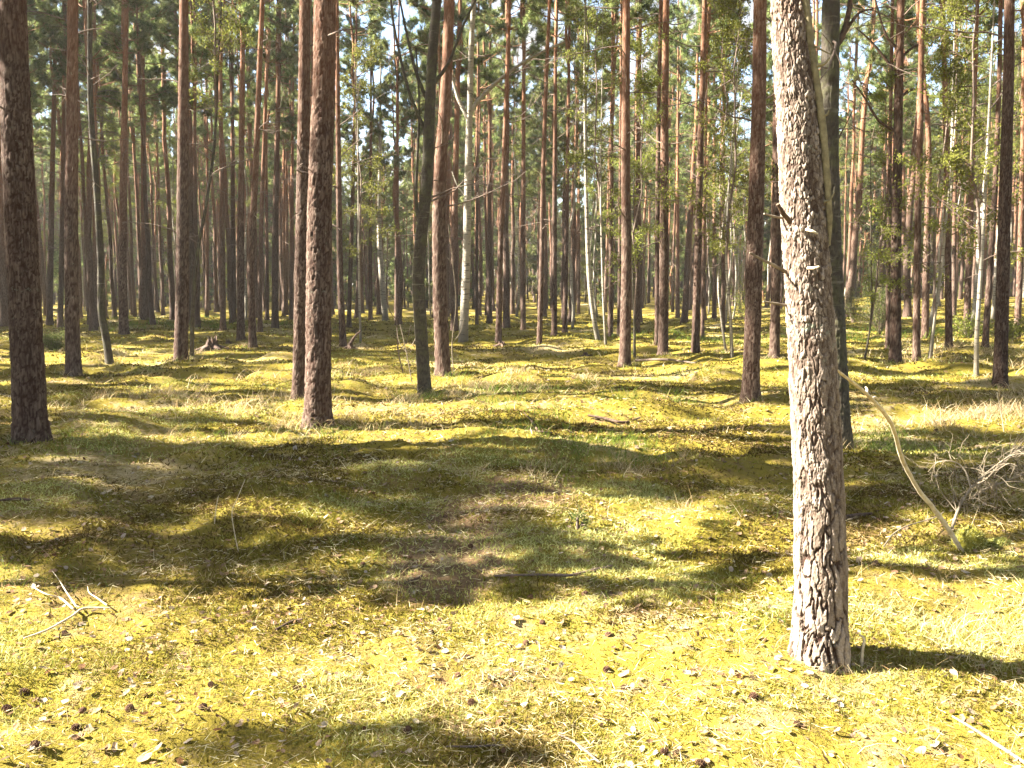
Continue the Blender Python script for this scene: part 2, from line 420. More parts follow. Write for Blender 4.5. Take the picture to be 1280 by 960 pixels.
def dead_limbs(g, path, rad, z0, z1, n, rng, mat, lmax=1.5, sides=4):
    path = np.asarray(path, float); pz = path[:, 2] - path[0, 2]
    for _ in range(n):
        z = z0 + (z1 - z0) * rng.random() ** .7
        c = np.array([np.interp(z, pz, path[:, 0]), np.interp(z, pz, path[:, 1]), path[0, 2] + z]); r = float(np.interp(z, pz, rad))
        a = rng.random() * 2 * PI; L = (.15 + (lmax - .15) * rng.random() ** 1.6); up = rng.uniform(-.15, .75)
        d = np.array([math.cos(a), math.sin(a), up]); d /= np.linalg.norm(d)
        P = [c + d * r * .5]; q = d.copy(); m = 6
        for k in range(m):
            q = q + np.array([rng.normal() * .16, rng.normal() * .16, rng.normal() * .14 - .04]); q /= np.linalg.norm(q); P.append(P[-1] + q * L / m)
        w = min(.016, .006 + .009 * L)
        tube(g, P, np.linspace(w, w * .25, m + 1), sides, mat, .4)
        if L > .6:
            for k in range(rng.integers(1, 4)):
                i = rng.integers(2, m); e = q + rng.normal(size=3) * .6; e /= np.linalg.norm(e)
                B = [P[i], P[i] + e * L * .16, P[i] + e * L * .3 + np.array([0, 0, -.02])]
                tube(g, B, [w * .5, w * .35, w * .15], 3, mat, .4)

# ------------------------------------------------------------------ crowns
def pine_crown(seed, H=8.6, Rm=2.2, whorls=12, clump=38, dens=1.9, blade=(.11, .19), bw=.019):
    rng = np.random.default_rng(seed); g = Geo()
    sx = np.cumsum(rng.normal(size=9) * .07); sy = np.cumsum(rng.normal(size=9) * .07)
    sx -= sx[0]; sy -= sy[0]
    zs = np.linspace(0, H, 9); tube(g, np.stack([sx, sy, zs], 1), np.linspace(.062, .012, 9), 6, 0)
    P = []; D = []; T = []
    for w in range(whorls):
        f = (w + rng.uniform(-.3, .3) + .4) / whorls
        z = H * min(max(f, .02), .985)
        prof = (.55 + 1.2 * f if f < .38 else 1.0 * (1 - ((f - .38) / .64) ** 1.35) + .12)
        for b in range(rng.integers(3, 6)):
            if f < .25 and rng.random() < .35: continue
            a = rng.random() * 2 * PI; L = Rm * prof * rng.uniform(.55, 1.12)
            c = np.array([np.interp(z, zs, sx), np.interp(z, zs, sy), z])
            up = -.05 + .75 * f + rng.normal() * .15
            d = np.array([math.cos(a), math.sin(a), up]); d /= np.linalg.norm(d)
            Q = [c]; m = 6
            for k in range(m):
                d = d + np.array([rng.normal() * .13, rng.normal() * .13, .10 + rng.normal() * .1]); d /= np.linalg.norm(d); Q.append(Q[-1] + d * L / m)
            Q = np.array(Q); tube(g, Q, np.linspace(.026 * (1 - .5 * f), .005, m + 1), 4, 0)
            nt = int((5 + 9 * L / Rm) * dens)
            for k in range(nt):
                t = rng.uniform(.38, 1.0) ** .8 * m; i = min(int(t), m - 1); base = Q[i] + (Q[i + 1] - Q[i]) * (t - i)
                e = d * .6 + rng.normal(size=3) * .65 + np.array([0, 0, .3]); e /= np.linalg.norm(e)
                l = rng.uniform(.12, .5) * (1.1 - .5 * t / m)
                tip = base + e * l; tube(g, [base, base + e * l * .6, tip], [.006, .005, .003], 3, 0)
                nn = int(clump * rng.uniform(.7, 1.5))
                s = rng.random(nn)
                P.append(base + e * l * (.35 + .65 * s)[:, None] + rng.normal(size=(nn, 3)) * .03)
                D.append(e * (.4 + .6 * s)[:, None] + rng.normal(size=(nn, 3)) * .55 + np.array([0, 0, .18]))
                T.append(np.clip(rng.uniform(.1, .9) + rng.normal(size=nn) * .15, 0, 1))
    P = np.concatenate(P); D = np.concatenate(D); T = np.concatenate(T)
    blades(g, P, D, rng.uniform(*blade, len(P)), bw, 1, T, rng)
    return g

def leafy_crown(seed, H=6.0, R=1.2, branches=34, leaves=12, stem=.03):
    """thin deciduous crown: upright whippy twigs with sparse young leaves"""
    rng = np.random.default_rng(seed); g = Geo()
    zs = np.linspace(0, H, 8); sx = np.cumsum(rng.normal(size=8) * .09); sy = np.cumsum(rng.normal(size=8) * .09); sx -= sx[0]; sy -= sy[0]
    tube(g, np.stack([sx, sy, zs], 1), np.linspace(stem, .006, 8), 5, 0)
    P = []; D = []
    for b in range(branches):
        f = rng.random() ** .8; z = H * f * .95; a = rng.random() * 2 * PI; L = R * (1.1 - .75 * f) * rng.uniform(.5, 1.15)
        d = np.array([math.cos(a), math.sin(a), rng.uniform(.4, 1.3)]); d /= np.linalg.norm(d)
        Q = [np.array([np.interp(z, zs, sx), np.interp(z, zs, sy), z])]; m = 6
        for k in range(m):
            d = d + rng.normal(size=3) * .16 + np.array([0, 0, -.06]); d /= np.linalg.norm(d); Q.append(Q[-1] + d * L / m)
        Q = np.array(Q); tube(g, Q, np.linspace(.012, .003, m + 1), 3, 0)
        for k in range(leaves):
            i = rng.integers(1, m); base = Q[i] + (Q[i + 1] - Q[i]) * rng.random(); e = rng.normal(size=3) * .7 + d * .5; e /= np.linalg.norm(e); l = rng.uniform(.1, .32)
            tube(g, [base, base + e * l], [.004, .002], 3, 0)
            nn = rng.integers(10, 22); s = rng.random(nn)[:, None]
            P.append(base + e * l * s + rng.normal(size=(nn, 3)) * .05); D.append(rng.normal(size=(nn, 3)) + np.array([0, 0, -.4]))
    if P:
        P = np.concatenate(P); D = np.concatenate(D)
        blades(g, P, D, rng.uniform(.035, .065, len(P)), .034, 1, rng.random(len(P)), rng)
    return g

CROWN_Z = 9.8
PINE_CROWNS = [pine_crown(100 + k, Rm=2.05 + .15 * (k % 3)).build('crown', [M_limb, M_needle]) for k in range(5)]
DENSE_CROWN = pine_crown(150, Rm=1.7, whorls=15, clump=32, dens=2.0, bw=.026).build('crown', [M_limb, M_needle])
SPARSE_CROWN = pine_crown(160, Rm=1.6, whorls=9, clump=16, dens=.8).build('crown', [M_limb, M_needle])
LEAF_CROWNS = [leafy_crown(200 + k, H=6.5, R=1.3).build('crown', [M_twig, M_leaf]) for k in range(3)]
YOUNG = [pine_crown(170, H=7, Rm=1.5, whorls=13, clump=26, dens=1.5, bw=.03).build('crown', [M_limb, M_needle]), leafy_crown(220, H=8, R=1.8, branches=46, leaves=16).build('crown', [M_twig, M_leaf]), leafy_crown(221, H=5, R=1.6, branches=40, leaves=16).build('crown', [M_twig, M_leaf])]
PROTO = YOUNG + PINE_CROWNS + [DENSE_CROWN, SPARSE_CROWN] + LEAF_CROWNS
for o in PROTO: COL.objects.unlink(o)         # linked again as the crowns of real trees

def crown_copy(src, parent, loc, rz, s):
    o = src.copy(); o.name = 'crown'; COL.objects.link(o); o.parent = parent; o.location = loc
    o.rotation_euler = (0, 0, rz); o.scale = (s, s, s); return o

# ------------------------------------------------------------------ trees one can point to
HAND = []        # (x, y) of every placed tree
def tree(kind, pts, w, label, group=None, H=18.4, crown=True, widths=None, lean_end=True, limbs=None, seed=None, name=None, cat=None):
    """pts: the trunk's course in the photo from its foot up (pixels of the 1280 x 960 photo); w: trunk width there."""
    seed = seed if seed is not None else int(pts[0][0] * 7 + pts[0][1]) % 997
    rng = np.random.default_rng(seed)
    bx, by, bz = on_ground(*pts[0], f=gz_big if pts[0][1] < 480 else gz)
    bz = float(gz(bx, by))
    P = [(bx, by, bz)] + [at_depth(px, py, by) for px, py in pts[1:]]
    P = np.array(P); r = .5 * w * by / FPX
    # carry the trunk on above the frame, easing to vertical
    d = (P[-1] - P[-2]) / (P[-1] - P[-2])[2]; d[:2] = np.clip(d[:2], -.12, .12); top = P[-1]
    while top[2] < bz + H - 1.0:
        st = min(2.0, bz + H - top[2]); d = np.array([d[0] * .75 + rng.normal() * .01, d[1] * .75 + rng.normal() * .01, 1.0]); top = top + d * st; P = np.vstack([P, top])
    zc = P[:, 2] - bz
    Hh = zc[-1]
    # smooth course sampled evenly in height
    zz = np.linspace(0, Hh, 60); sp = spline(P, 200); k = np.argsort(sp[:, 2]); sp = sp[k]
    path = np.stack([np.interp(zz + bz, sp[:, 2], sp[:, 0]), np.interp(zz + bz, sp[:, 2], sp[:, 1]), zz + bz], 1)
    if widths:     # measured widths along the course
        wz = [float(np.interp(0, [0], [0]))] + []
        hz = np.array([at_depth(640, py, by)[2] - bz for py, _ in widths]); hw = np.array([q for _, q in widths]) * .5 * by / FPX
        o_ = np.argsort(hz); rad = np.interp(zz, hz[o_], hw[o_]); over = zz > hz.max()
        rad[over] = hw[o_][-1] * (1 - .75 * (zz[over] - hz.max()) / (Hh - hz.max()))
    else:
        rad = r * (1.03 - (.80 if kind == 'pine' else .97) * (zz / Hh) ** 1.15)
    path[:, :3] -= (bx, by, bz)
    t = empty(name or {'pine': 'pine_tree', 'birch': 'birch_tree', 'mossy': 'birch_tree'}[kind], (bx, by, bz))
    tag(t, label, cat or {'pine': 'pine tree', 'birch': 'birch tree', 'mossy': 'birch tree'}[kind], group)
    vis = 1.6 + by * .36 + 1.0
    g = Geo(); hero = by < 4.5
    if hero: zs = np.concatenate([np.arange(-.25, 3.1, .0032), np.linspace(3.14, Hh, 60)]); ns, amp = 288, .0135
    elif by < 16: zs = np.concatenate([np.arange(-.3, min(vis, Hh), .017), np.linspace(min(vis, Hh) + .1, Hh, 20) if vis < Hh else []]); ns, amp = 60, min(.020, r * .13)
    elif by < 34: zs = np.concatenate([np.arange(-.3, min(vis, Hh), .06), np.linspace(vis + .1, Hh, 12) if vis < Hh else []]); ns, amp = 28, min(.018, r * .12)
    else: zs = np.linspace(-.3, Hh, 60); ns, amp = 12, 0
    if kind != 'pine': amp *= .35 if kind == 'birch' else 1.0
    mats = {'pine': M_bark_near if hero else M_bark, 'birch': M_birch, 'mossy': M_mossbirch}[kind]
    trunk(g, path, rad, zs, ns, amp, seed, flare=.13 if hero else .22 if kind == 'pine' else .15, hero=hero)
    nl = limbs if limbs is not None else (0 if hero else rng.integers(18, 30))
    if kind == 'pine':
        if nl: dead_limbs(g, path, rad, 2.6, 11.0, int(nl), rng, 1, lmax=2.1)
    elif nl: dead_limbs(g, path, rad, 1.5, min(Hh, 9), int(nl), rng, 1, lmax=1.3)
    g.build('trunk', [mats, M_twig], t)
    if crown:
        if kind == 'pine':
            c = path[np.argmin(abs(zz - CROWN_Z))]; s = (Hh + .6 - CROWN_Z) / 8.6
            crown_copy(PINE_CROWNS[rng.integers(0, 5)], t, (c[0], c[1], CROWN_Z), rng.random() * 6.28, s * rng.uniform(.95, 1.1))
        else:
            zb = max(Hh - 6.6, .8); c = path[np.argmin(abs(zz - zb))]; s = (Hh - zb + .3) / 6.5
            crown_copy(LEAF_CROWNS[rng.integers(0, 3)], t, (c[0], c[1], zb), rng.random() * 6.28, s)
    HAND.append((bx, by)); t['_path'] = 0; del t['_path']
    return t, (bx, by, bz), path, rad

# the pine standing closest, with its dead branches
front, FB, FP, FR = tree('pine', [(1025, 821), (1026, 700), (1021, 560), (1016, 460), (1003, 240), (997, 120), (987, 0)], 63,
    'pine with deeply cracked sunlit bark and broken branch stubs, standing beside the pale slanting branch',
    widths=[(836, 66), (790, 66), (700, 63), (600, 62), (460, 61), (240, 56), (120, 53), (0, 46)], seed=5)
def limb_part(parent, name, pix, widths, Y, mat, label=None, sides=8, dy=None, tone=.6, twigs=()):
    org = np.array(parent.location); P = []
    for k, (px, py) in enumerate(pix):
        P.append(np.array(at_depth(px, py, Y + (dy[k] if dy else 0))) - org)
    n = max(8, 5 * len(P)); S = spline(P, n); W = np.interp(np.linspace(0, 1, n), np.linspace(0, 1, len(widths)), widths) * .5 * Y / FPX
    g = Geo(); tube(g, S, W, sides, 0, tone, rough=.35, seed=len(pix))
    for tw, ww in twigs:
        Q = [np.array(at_depth(px, py, Y - .01)) - org for px, py in tw]; tube(g, spline(Q, 6), np.linspace(ww, ww * .4, 6) * .5 * Y / FPX, 5, 0, tone)
    o = g.build(name, [mat], parent)
    if label: o['label'] = label
    return o
YF = FB[1]
limb_part(front, 'dead_branch', [(1000, -45), (1008, 10), (1014, 55), (1020, 95), (1026, 140), (1031, 190), (1035, 240), (1037, 275), (1037, 307)], [8, 8.5, 9, 9, 9, 8.5, 8, 7, 2], YF - .06, M_olive,
          'dark dead branch hanging down against the trunk', twigs=[([(1014, 56), (1026, 62), (1038, 68)], 3.2), ([(1021, 82), (1030, 80), (1037, 72)], 5), ([(1030, 252), (1037, 250), (1043, 240)], 4), ([(1028, 145), (1034, 143), (1036, 138)], 4)])
for pix, ww in (([(985, 341), (968, 332), (952, 324), (937, 316)], [4.6, 4, 3.2, 2]), ([(985, 382), (968, 379), (954, 377)], [3.2, 2.6, 2]),
                ([(980, 273), (965, 270), (955, 267)], [3.2, 2.6, 2]), ([(988, 278), (980, 268), (972, 255)], [6, 6, 4.5]),
                ([(1008, 287), (1015, 289), (1022, 292)], [4, 3.5, 2.5]), ([(1010, 335), (1017, 335), (1024, 333)], [4, 3.5, 2])):
    inside = pix[0][0] > 987 or pix[0] == (988, 278)
    limb_part(front, 'branch_stub', pix, ww, YF - (.115 if inside else 0), M_stump if pix[0] == (988, 278) else M_pale if inside else M_brush, dy=[.03 if inside else 0] + [-.02 * k if inside else -.02 * k for k in range(1, len(pix))])

PINES = [  # course from the foot up, width, label
 ([(38, 556), (32, 400), (22, 200), (15, 0)], 37, 'stout dark pine with grey flecks on its shaded bark, thickest trunk of the shaded side'),
 ([(397, 533), (398, 430), (400, 250), (405, 100), (406, 0)], 31, 'pine whose bark is half sunlit and half dark, a darker trunk close behind it'),
 ([(374, 503), (376, 380), (379, 200), (381, 0)], 17, 'dark pine directly behind the half sunlit pine, partly hidden by it'),
 ([(938, 500), (943, 330), (948, 150), (950, 0)], 20, 'dark reddish pine standing just behind the front pine, next to its branch stubs'),
 ([(1250, 484), (1255, 300), (1260, 120), (1262, 0)], 15, 'dark pine beside the thin leaning birch with a side shoot, rising over the brushwood'),
 ([(554, 472), (549, 330), (550, 220), (557, 120), (562, 0)], 18, 'slightly bent brown pine growing close beside the mossy crooked birch'),
 ([(781, 459), (783, 330), (782, 200), (783, 0)], 13.5, 'straight pine with a sunlit foot on a bright mound, alone in the clearing'),
 ([(829, 447), (830, 330), (831, 150), (833, 0)], 12, 'dark one of two pines standing shoulder to shoulder'),
 ([(822, 437), (822, 330), (823, 170), (826, 0)], 7, 'thin pale lit pine touching its darker twin'),
 ([(92, 470), (89, 330), (90, 150), (91, 0)], 17, 'dark pine beside the stout one, its foot in green grass'),
 ([(155, 418), (153, 330), (155, 180), (158, 0)], 11, 'dark pine just past the crooked slim birch on the shaded side'),
 ([(226, 455), (228, 330), (229, 150), (230, 0)], 16, 'dark mossy footed pine beside a thin wavy birch and a root stump'),
 ([(301, 426), (301, 330), (302, 180), (304, 0)], 9.5, 'slim pine near the small root stump, orange lit on one side higher up'),
 ([(316, 440), (314, 330), (320, 200), (325, 70), (328, 0)], 9, 'slightly bent slim pine standing in front of the dark straight ones'),
 ([(344, 412), (344, 300), (347, 150), (350, 0)], 8.5, 'dark slim pine beside a bright gap between trunks'),
 ([(429, 435), (425, 330), (422, 100), (421, 0)], 8, 'slim reddish pine beside the broken upturned stump'),
 ([(180, 403), (180, 300), (179, 150), (178, 0)], 8.5, 'dark slim pine midway between two thicker dark trunks'),
 ([(62, 407), (63, 330), (68, 100), (70, 0)], 7.5, 'slim pine with a low bush at its foot, next to the stout dark pine'),
 ([(75, 410), (77, 330), (80, 100), (81, 0)], 6.5, 'thin pine standing between a bush and a dark mid sized trunk'),
 ([(5, 410), (3, 330), (0, 150), (-4, 0)], 10, 'dark pine at the very edge, half behind the stout trunk'),
 ([(121, 411), (119, 300), (118, 150), (118, 0)], 7, 'dark thin pine directly behind the crooked slim birch'),
 ([(279, 414), (278, 300), (276, 150), (275, 0)], 7, 'dark thin pine behind the patch of green grass'),
 ([(292, 403), (291, 250), (290, 0)], 7, 'straight thin pine just behind the orange lit slim pine'),
 ([(259, 397), (259, 250), (258, 0)], 4.5, 'very thin far pine seen past the wavy birch'),
 ([(325, 416), (326, 300), (333, 100), (336, 0)], 6, 'thin dark pine just behind the slightly bent slim one'),
 ([(334, 401), (333, 250), (332, 0)], 5, 'thin far pine left of the bright gap'),
 ([(358, 396), (358, 250), (357, 0)], 5, 'thin far pine just past the bright gap in the trunks'),
 ([(364, 400), (365, 250), (367, 0)], 5.5, 'thin far pine close behind the pair of large trunks'),
 ([(234, 403), (235, 250), (236, 0)], 7, 'dark pine hidden in part by the mossy footed one'),
 ([(436, 411), (438, 340), (442, 200), (446, 0)], 5.5, 'dark thin leaning pine behind the broken upturned stump'),
 ([(496, 403), (496, 330), (497, 150), (499, 0)], 5.5, 'dark thin pine just behind the white barked birch'),
 ([(463, 402), (463, 300), (464, 0)], 5, 'thin dark pine between a pale pole and the white birch'),
 ([(568, 416), (568, 300), (571, 150), (575, 0)], 9, 'dark pine showing between the bent brown pine and the forked one'),
 ([(623, 430), (625, 330), (630, 200), (635, 60), (637, 0)], 7.5, 'slim dark pine with upturned roots and litter at its foot'),
 ([(596, 408), (596, 300), (598, 0)], 4, 'very thin pine just past the forked tree'),
 ([(612, 405), (612, 300), (613, 0)], 6.5, 'dark far pine midway between the forked tree and the rooty slim one'),
 ([(654, 416), (654, 300), (655, 0)], 6.5, 'dark slim pine in the middle of the wood beyond the clearing'),
 ([(674, 434), (677, 330), (680, 180), (687, 0)], 6.5, 'slim lit orange pine closest to the middle of the clearing'),
 ([(693, 420), (693, 300), (695, 0)], 7, 'dark pine with spreading foot just past the lit orange one'),
 ([(706, 417), (708, 300), (711, 100), (712, 0)], 6, 'reddish brown slim pine beside the spreading footed one'),
 ([(723, 395), (723, 250), (723, 0)], 4.5, 'thin far pine before the leaning white birch'),
 ([(763, 422), (764, 300), (766, 0)], 5.5, 'thin dark pine among young birch stems'),
 ([(774, 420), (775, 300), (777, 0)], 5.5, 'thin dark pine just behind the sunlit footed straight pine'),
 ([(796, 420), (797, 300), (799, 100), (801, 0)], 8, 'dark pine just past the sunlit footed straight pine, half in shade'),
 ([(869, 445), (872, 330), (875, 200), (878, 100), (881, 0)], 9.5, 'dark pine between the touching twins and the reddish pine'),
 ([(878, 422), (880, 300), (885, 0)], 4.5, 'thin pine half hidden behind the pine past the twins'),
 ([(968, 452), (970, 330), (971, 150), (973, 0)], 12, 'brown pine partly hidden behind the front pine'),
 ([(893, 400), (893, 250), (893, 0)], 5.5, 'far pine standing among young leafing birches'),
 ([(904, 416), (904, 300), (905, 0)], 5, 'thin pine behind the sapling beside the dark reddish pine'),
 ([(847, 400), (847, 250), (848, 0)], 5.5, 'far pine just past the touching twin pines'),
 ([(1119, 455), (1120, 330), (1123, 150), (1126, 0)], 13, 'dark pine with spreading dead side branches beyond the slanting pale branch'),
 ([(1145, 459), (1147, 300), (1150, 150), (1153, 0)], 8.5, 'slim red brown pine with a straight clean trunk'),
 ([(1156, 427), (1158, 330), (1161, 200), (1158, 130), (1150, 60)], 8.5, 'dark pine behind the slim red brown one'),
 ([(1110, 436), (1111, 330), (1113, 150), (1116, 0)], 6, 'pale sunlit pine half hidden by the branchy dark pine'),
 ([(1186, 440), (1185, 330), (1183, 180), (1178, 0)], 8, 'pinkish sunlit pine on pale grass in front of a leaning birch'),
 ([(1208, 420), (1211, 330), (1217, 150), (1222, 0)], 8, 'dark pine with scrub at its foot beside a white birch'),
 ([(1231, 441), (1236, 360), (1243, 250), (1249, 100), (1251, 0)], 7, 'pinkish slightly leaning pine close by the dark pine over the brushwood'),
 ([(1192, 398), (1193, 300), (1196, 0)], 5.5, 'far pinkish pine behind the sunlit pinkish one'),
 ([(1271, 425), (1275, 330), (1279, 150), (1280, 0)], 7.5, 'pinkish pine at the edge beyond the brushwood'),
]
for pts, w, lab in PINES: tree('pine', pts, w, lab)

tree('mossy', [(1051, 560), (1047, 470), (1040, 330), (1036, 180), (1038, 60), (1039, 0)], 25, 'grey green mossy trunk rising directly behind the front pine, twigs high up', name='alder_tree', cat='alder tree')
tree('mossy', [(531, 495), (527, 430), (523, 360), (525, 310), (533, 230), (537, 140), (541, 60), (546, 0)], 16, 'crooked mossy birch with dark peeling bark, small shoots round its foot', limbs=26)
tree('mossy', [(137, 456), (133, 425), (127, 390), (126, 330), (121, 240), (113, 130), (112, 0)], 9, 'slim crooked mossy birch bending away at its foot, between dark pines')
tree('mossy', [(240, 447), (241, 390), (246, 320), (257, 260), (268, 180), (272, 90), (277, 0)], 5, 'thin wavy dark birch beside the mossy footed pine', H=13)
tree('birch', [(482, 403), (477, 345), (474, 290), (475, 200), (476, 60)], 7.5, 'white barked birch with a mossy foot, brightest trunk of the shaded wood', H=15)
tree('birch', [(579, 430), (583, 330), (585, 220), (587, 140), (589, 60), (592, 0)], 11, 'pale sunlit forked tree with two white limbs reaching out high up', limbs=6, name='forked_tree', cat='forked tree')
tree('birch', [(748, 428), (741, 390), (736, 340), (733, 250), (731, 120)], 6, 'leaning white birch beyond the clearing with a dark curved foot', H=13)
tree('birch', [(757, 432), (754, 370), (752, 300), (751, 220), (752, 140)], 3, 'thin leafing birch pole just past the leaning white birch', H=10)
tree('birch', [(451, 433), (449, 360), (448, 260), (447, 150)], 3, 'thin pale pole in front of dark trunks beside the broken stump', H=9, limbs=3)
tree('birch', [(1163, 410), (1171, 370), (1181, 320), (1189, 230), (1191, 130)], 7, 'pale leaning birch behind the pinkish sunlit pine', H=14)
tree('birch', [(1162, 458), (1165, 425), (1169, 390), (1176, 340), (1182, 280)], 4.5, 'thin twisted young birch beside the slim red brown pine', H=7)
tree('birch', [(1220, 473), (1221, 420), (1224, 370), (1231, 250), (1236, 150)], 5.5, 'thin leaning birch with a forked side shoot beside the brushwood', H=9)
tree('birch', [(1216, 409), (1221, 350), (1229, 250), (1237, 150), (1240, 60)], 5.5, 'white birch behind the thin leaning one, next to the scrub footed pine', H=14)
tree('birch', [(1241, 401), (1246, 320), (1252, 200), (1254, 100)], 4.5, 'far white birch close behind the pinkish leaning pine', H=14)
tree('birch', [(915, 450), (913, 400), (908, 330), (910, 250), (916, 170)], 4, 'slender young birch with yellow green leaves beside the dark reddish pine', H=9)
tree('birch', [(907, 440), (902, 400), (898, 350), (905, 270), (918, 190)], 3, 'second slender birch stem close to the young leafing one', H=9)
tree('mossy', [(793, 450), (793, 400), (791, 330), (792, 260)], 3.2, 'thin dark sapling touching the sunlit footed straight pine', H=8)
tree('mossy', [(1080, 455), (1086, 420), (1090, 380), (1089, 330)], 2.6, 'small bare sapling in the grass beyond the slanting pale branch', H=6)

def add_limb(t, pix, w0, w1, mat, name='limb'):
    limb_part(t, name, pix, [w0, (w0 + w1) / 2, w1], t.location.y, mat, sides=7)
find = lambda key: next(o for o in COL.objects if key in str(o.get('label', '')))
t = find('forked tree with two white'); add_limb(t, [(586, 150), (580, 138), (573, 124), (567, 104), (560, 84)], 6, 3, M_birch); add_limb(t, [(587, 142), (596, 128), (615, 108), (645, 84), (672, 68), (706, 52)], 6, 2.5, M_birch)
add_limb(t, [(584, 232), (594, 214), (606, 200), (622, 198)], 3, 1.5, M_birch); add_limb(t, [(582, 245), (572, 232), (565, 214)], 2.5, 1.2, M_birch)
t = find('grey green mossy trunk'); add_limb(t, [(1040, 62), (1050, 50), (1058, 30), (1063, 0), (1066, -30)], 9, 5, M_stump); add_limb(t, [(1054, 44), (1064, 28), (1076, 15), (1092, 11)], 5, 2, M_stump); add_limb(t, [(1047, 175), (1056, 158), (1066, 138)], 2, 1, M_stump)
t = find('spreading dead side branches')
for pix in ([(1121, 60), (1108, 45), (1098, 15), (1090, -20)], [(1122, 95), (1104, 70), (1085, 48), (1070, 35)], [(1120, 165), (1098, 150), (1078, 118), (1065, 100)], [(1123, 75), (1140, 60), (1158, 50), (1180, 20)], [(1121, 125), (1140, 112), (1160, 112)]): add_limb(t, pix, 4, 1.4, M_stump)
t = find('crooked mossy birch with dark')
for pix in ([(536, 130), (520, 90), (508, 40), (500, 0)], [(534, 170), (510, 110), (492, 30), (488, -10)], [(537, 110), (560, 80), (580, 30), (600, -10)], [(526, 290), (520, 250), (522, 190), (524, 130), (520, 60)]): add_limb(t, pix, 5, 2, M_mossbirch)

# ------------------------------------------------------------------ the crowded rows behind
FAR_TR = []
for k in range(5):
    rng = np.random.default_rng(300 + k); zz = np.linspace(0, 18.2, 20)
    pth = np.stack([np.cumsum(rng.normal(size=20) * .035), np.cumsum(rng.normal(size=20) * .035), zz], 1); pth[:, :2] -= pth[0, :2]
    rd = .13 * (1.03 - .80 * (zz / 18.2) ** 1.1); g = Geo(); trunk(g, pth, rd, np.linspace(-.4, 18.2, 44), 10, 0, 300 + k)
    dead_limbs(g, pth, rd, 3.0, 11.5, 26, rng, 1, 2.2, 3)
    o = g.build('trunk', [M_bark, M_twig]); COL.objects.unlink(o); FAR_TR.append((o, pth[np.argmin(abs(zz - CROWN_Z))]))
FAR_BI = []
for k in range(3):
    rng = np.random.default_rng(330 + k); zz = np.linspace(0, 12, 16)
    pth = np.stack([np.cumsum(rng.normal(size=16) * .075), np.cumsum(rng.normal(size=16) * .075), zz], 1); pth[:, :2] -= pth[0, :2]
    rd = .075 * (1.03 - .97 * zz / 12); g = Geo(); trunk(g, pth, rd, np.linspace(-.4, 12, 40), 9, 0, 330 + k, .15)
    dead_limbs(g, pth, rd, 1.5, 7, 16, rng, 1, 1.2, 3)
    o = g.build('trunk', [M_birch, M_twig]); COL.objects.unlink(o); FAR_BI.append((o, pth[np.argmin(abs(zz - 5.4))]))

ZONES = [(100, 'behind the stout dark pine at the edge of the wood', 'rows behind the stout dark pine'),
         (228, 'between the stout dark pine and the mossy footed one', 'rows by the crooked slim birch'),
         (375, 'past the root stump and the mossy footed pine', 'rows behind the root stump'),
         (560, 'between the half sunlit pine and the crooked mossy birch', 'rows by the white barked birch'),
         (780, 'behind the forked tree and the open clearing', 'rows behind the clearing'),
         (960, 'between the lone straight pine and the dark reddish pine', 'rows behind the touching twins'),
         (1130, 'just past the front pine, beyond its slanting branch', 'rows past the front pine'),
         (1400, 'on the grassy bank beyond the brushwood', 'rows on the bank beyond the brushwood')]
def gap(px): return .66 if 425 < px < 512 or 692 < px < 748 or 884 < px < 950 else 1.0
cnt = 0; tries = 0; rng = np.random.default_rng(42)
while cnt < 215 and tries < 20000:
    tries += 1
    y = math.sqrt(rng.uniform(34 ** 2, 80 ** 2)); x = rng.uniform(-.61, .61) * y
    if any((x - a) ** 2 + (y - b) ** 2 < 1.25 for a, b in HAND): continue
    px = CX + FPX * x / y
    birch = rng.random() < (.10 if px < 640 else .26)
    z = float(gz(x, y)); HAND.append((x, y))
    zone = next(q for q in ZONES if px < q[0])
    if birch:
        src, c = FAR_BI[rng.integers(0, 3)]
        t = tag(empty('birch_tree', (x, y, z)), 'slender pale birch ' + zone[1], 'birch tree', 'birches in the ' + zone[2])
        sc = rng.uniform(.6, 1.0); zs_ = rng.uniform(.85, 1.3)
        cr = (LEAF_CROWNS[rng.integers(0, 3)], (c[0] * sc, c[1] * sc, 5.4 * zs_), zs_ * rng.uniform(.9, 1.1))
    else:
        src, c = FAR_TR[rng.integers(0, 5)]
        t = tag(empty('pine_tree', (x, y, z)), 'thin distant pine ' + zone[1], 'pine tree', 'pines in the ' + zone[2])
        sc = rng.uniform(.72, 1.25); zs_ = rng.uniform(.88, 1.1) * gap(px)
        cr = ((PINE_CROWNS + [SPARSE_CROWN])[rng.integers(0, 6)], (c[0] * sc, c[1] * sc, CROWN_Z * zs_), zs_ * rng.uniform(.9, 1.15))
    rz = rng.random() * 6.28; t.rotation_euler = (rng.normal() * .012, rng.normal() * .012, rz)
    o = src.copy(); o.name = 'trunk'; COL.objects.link(o); o.parent = t; o.scale = (sc, sc, zs_)
    crown_copy(cr[0], t, cr[1], rng.random() * 6.28, cr[2])
    cnt += 1

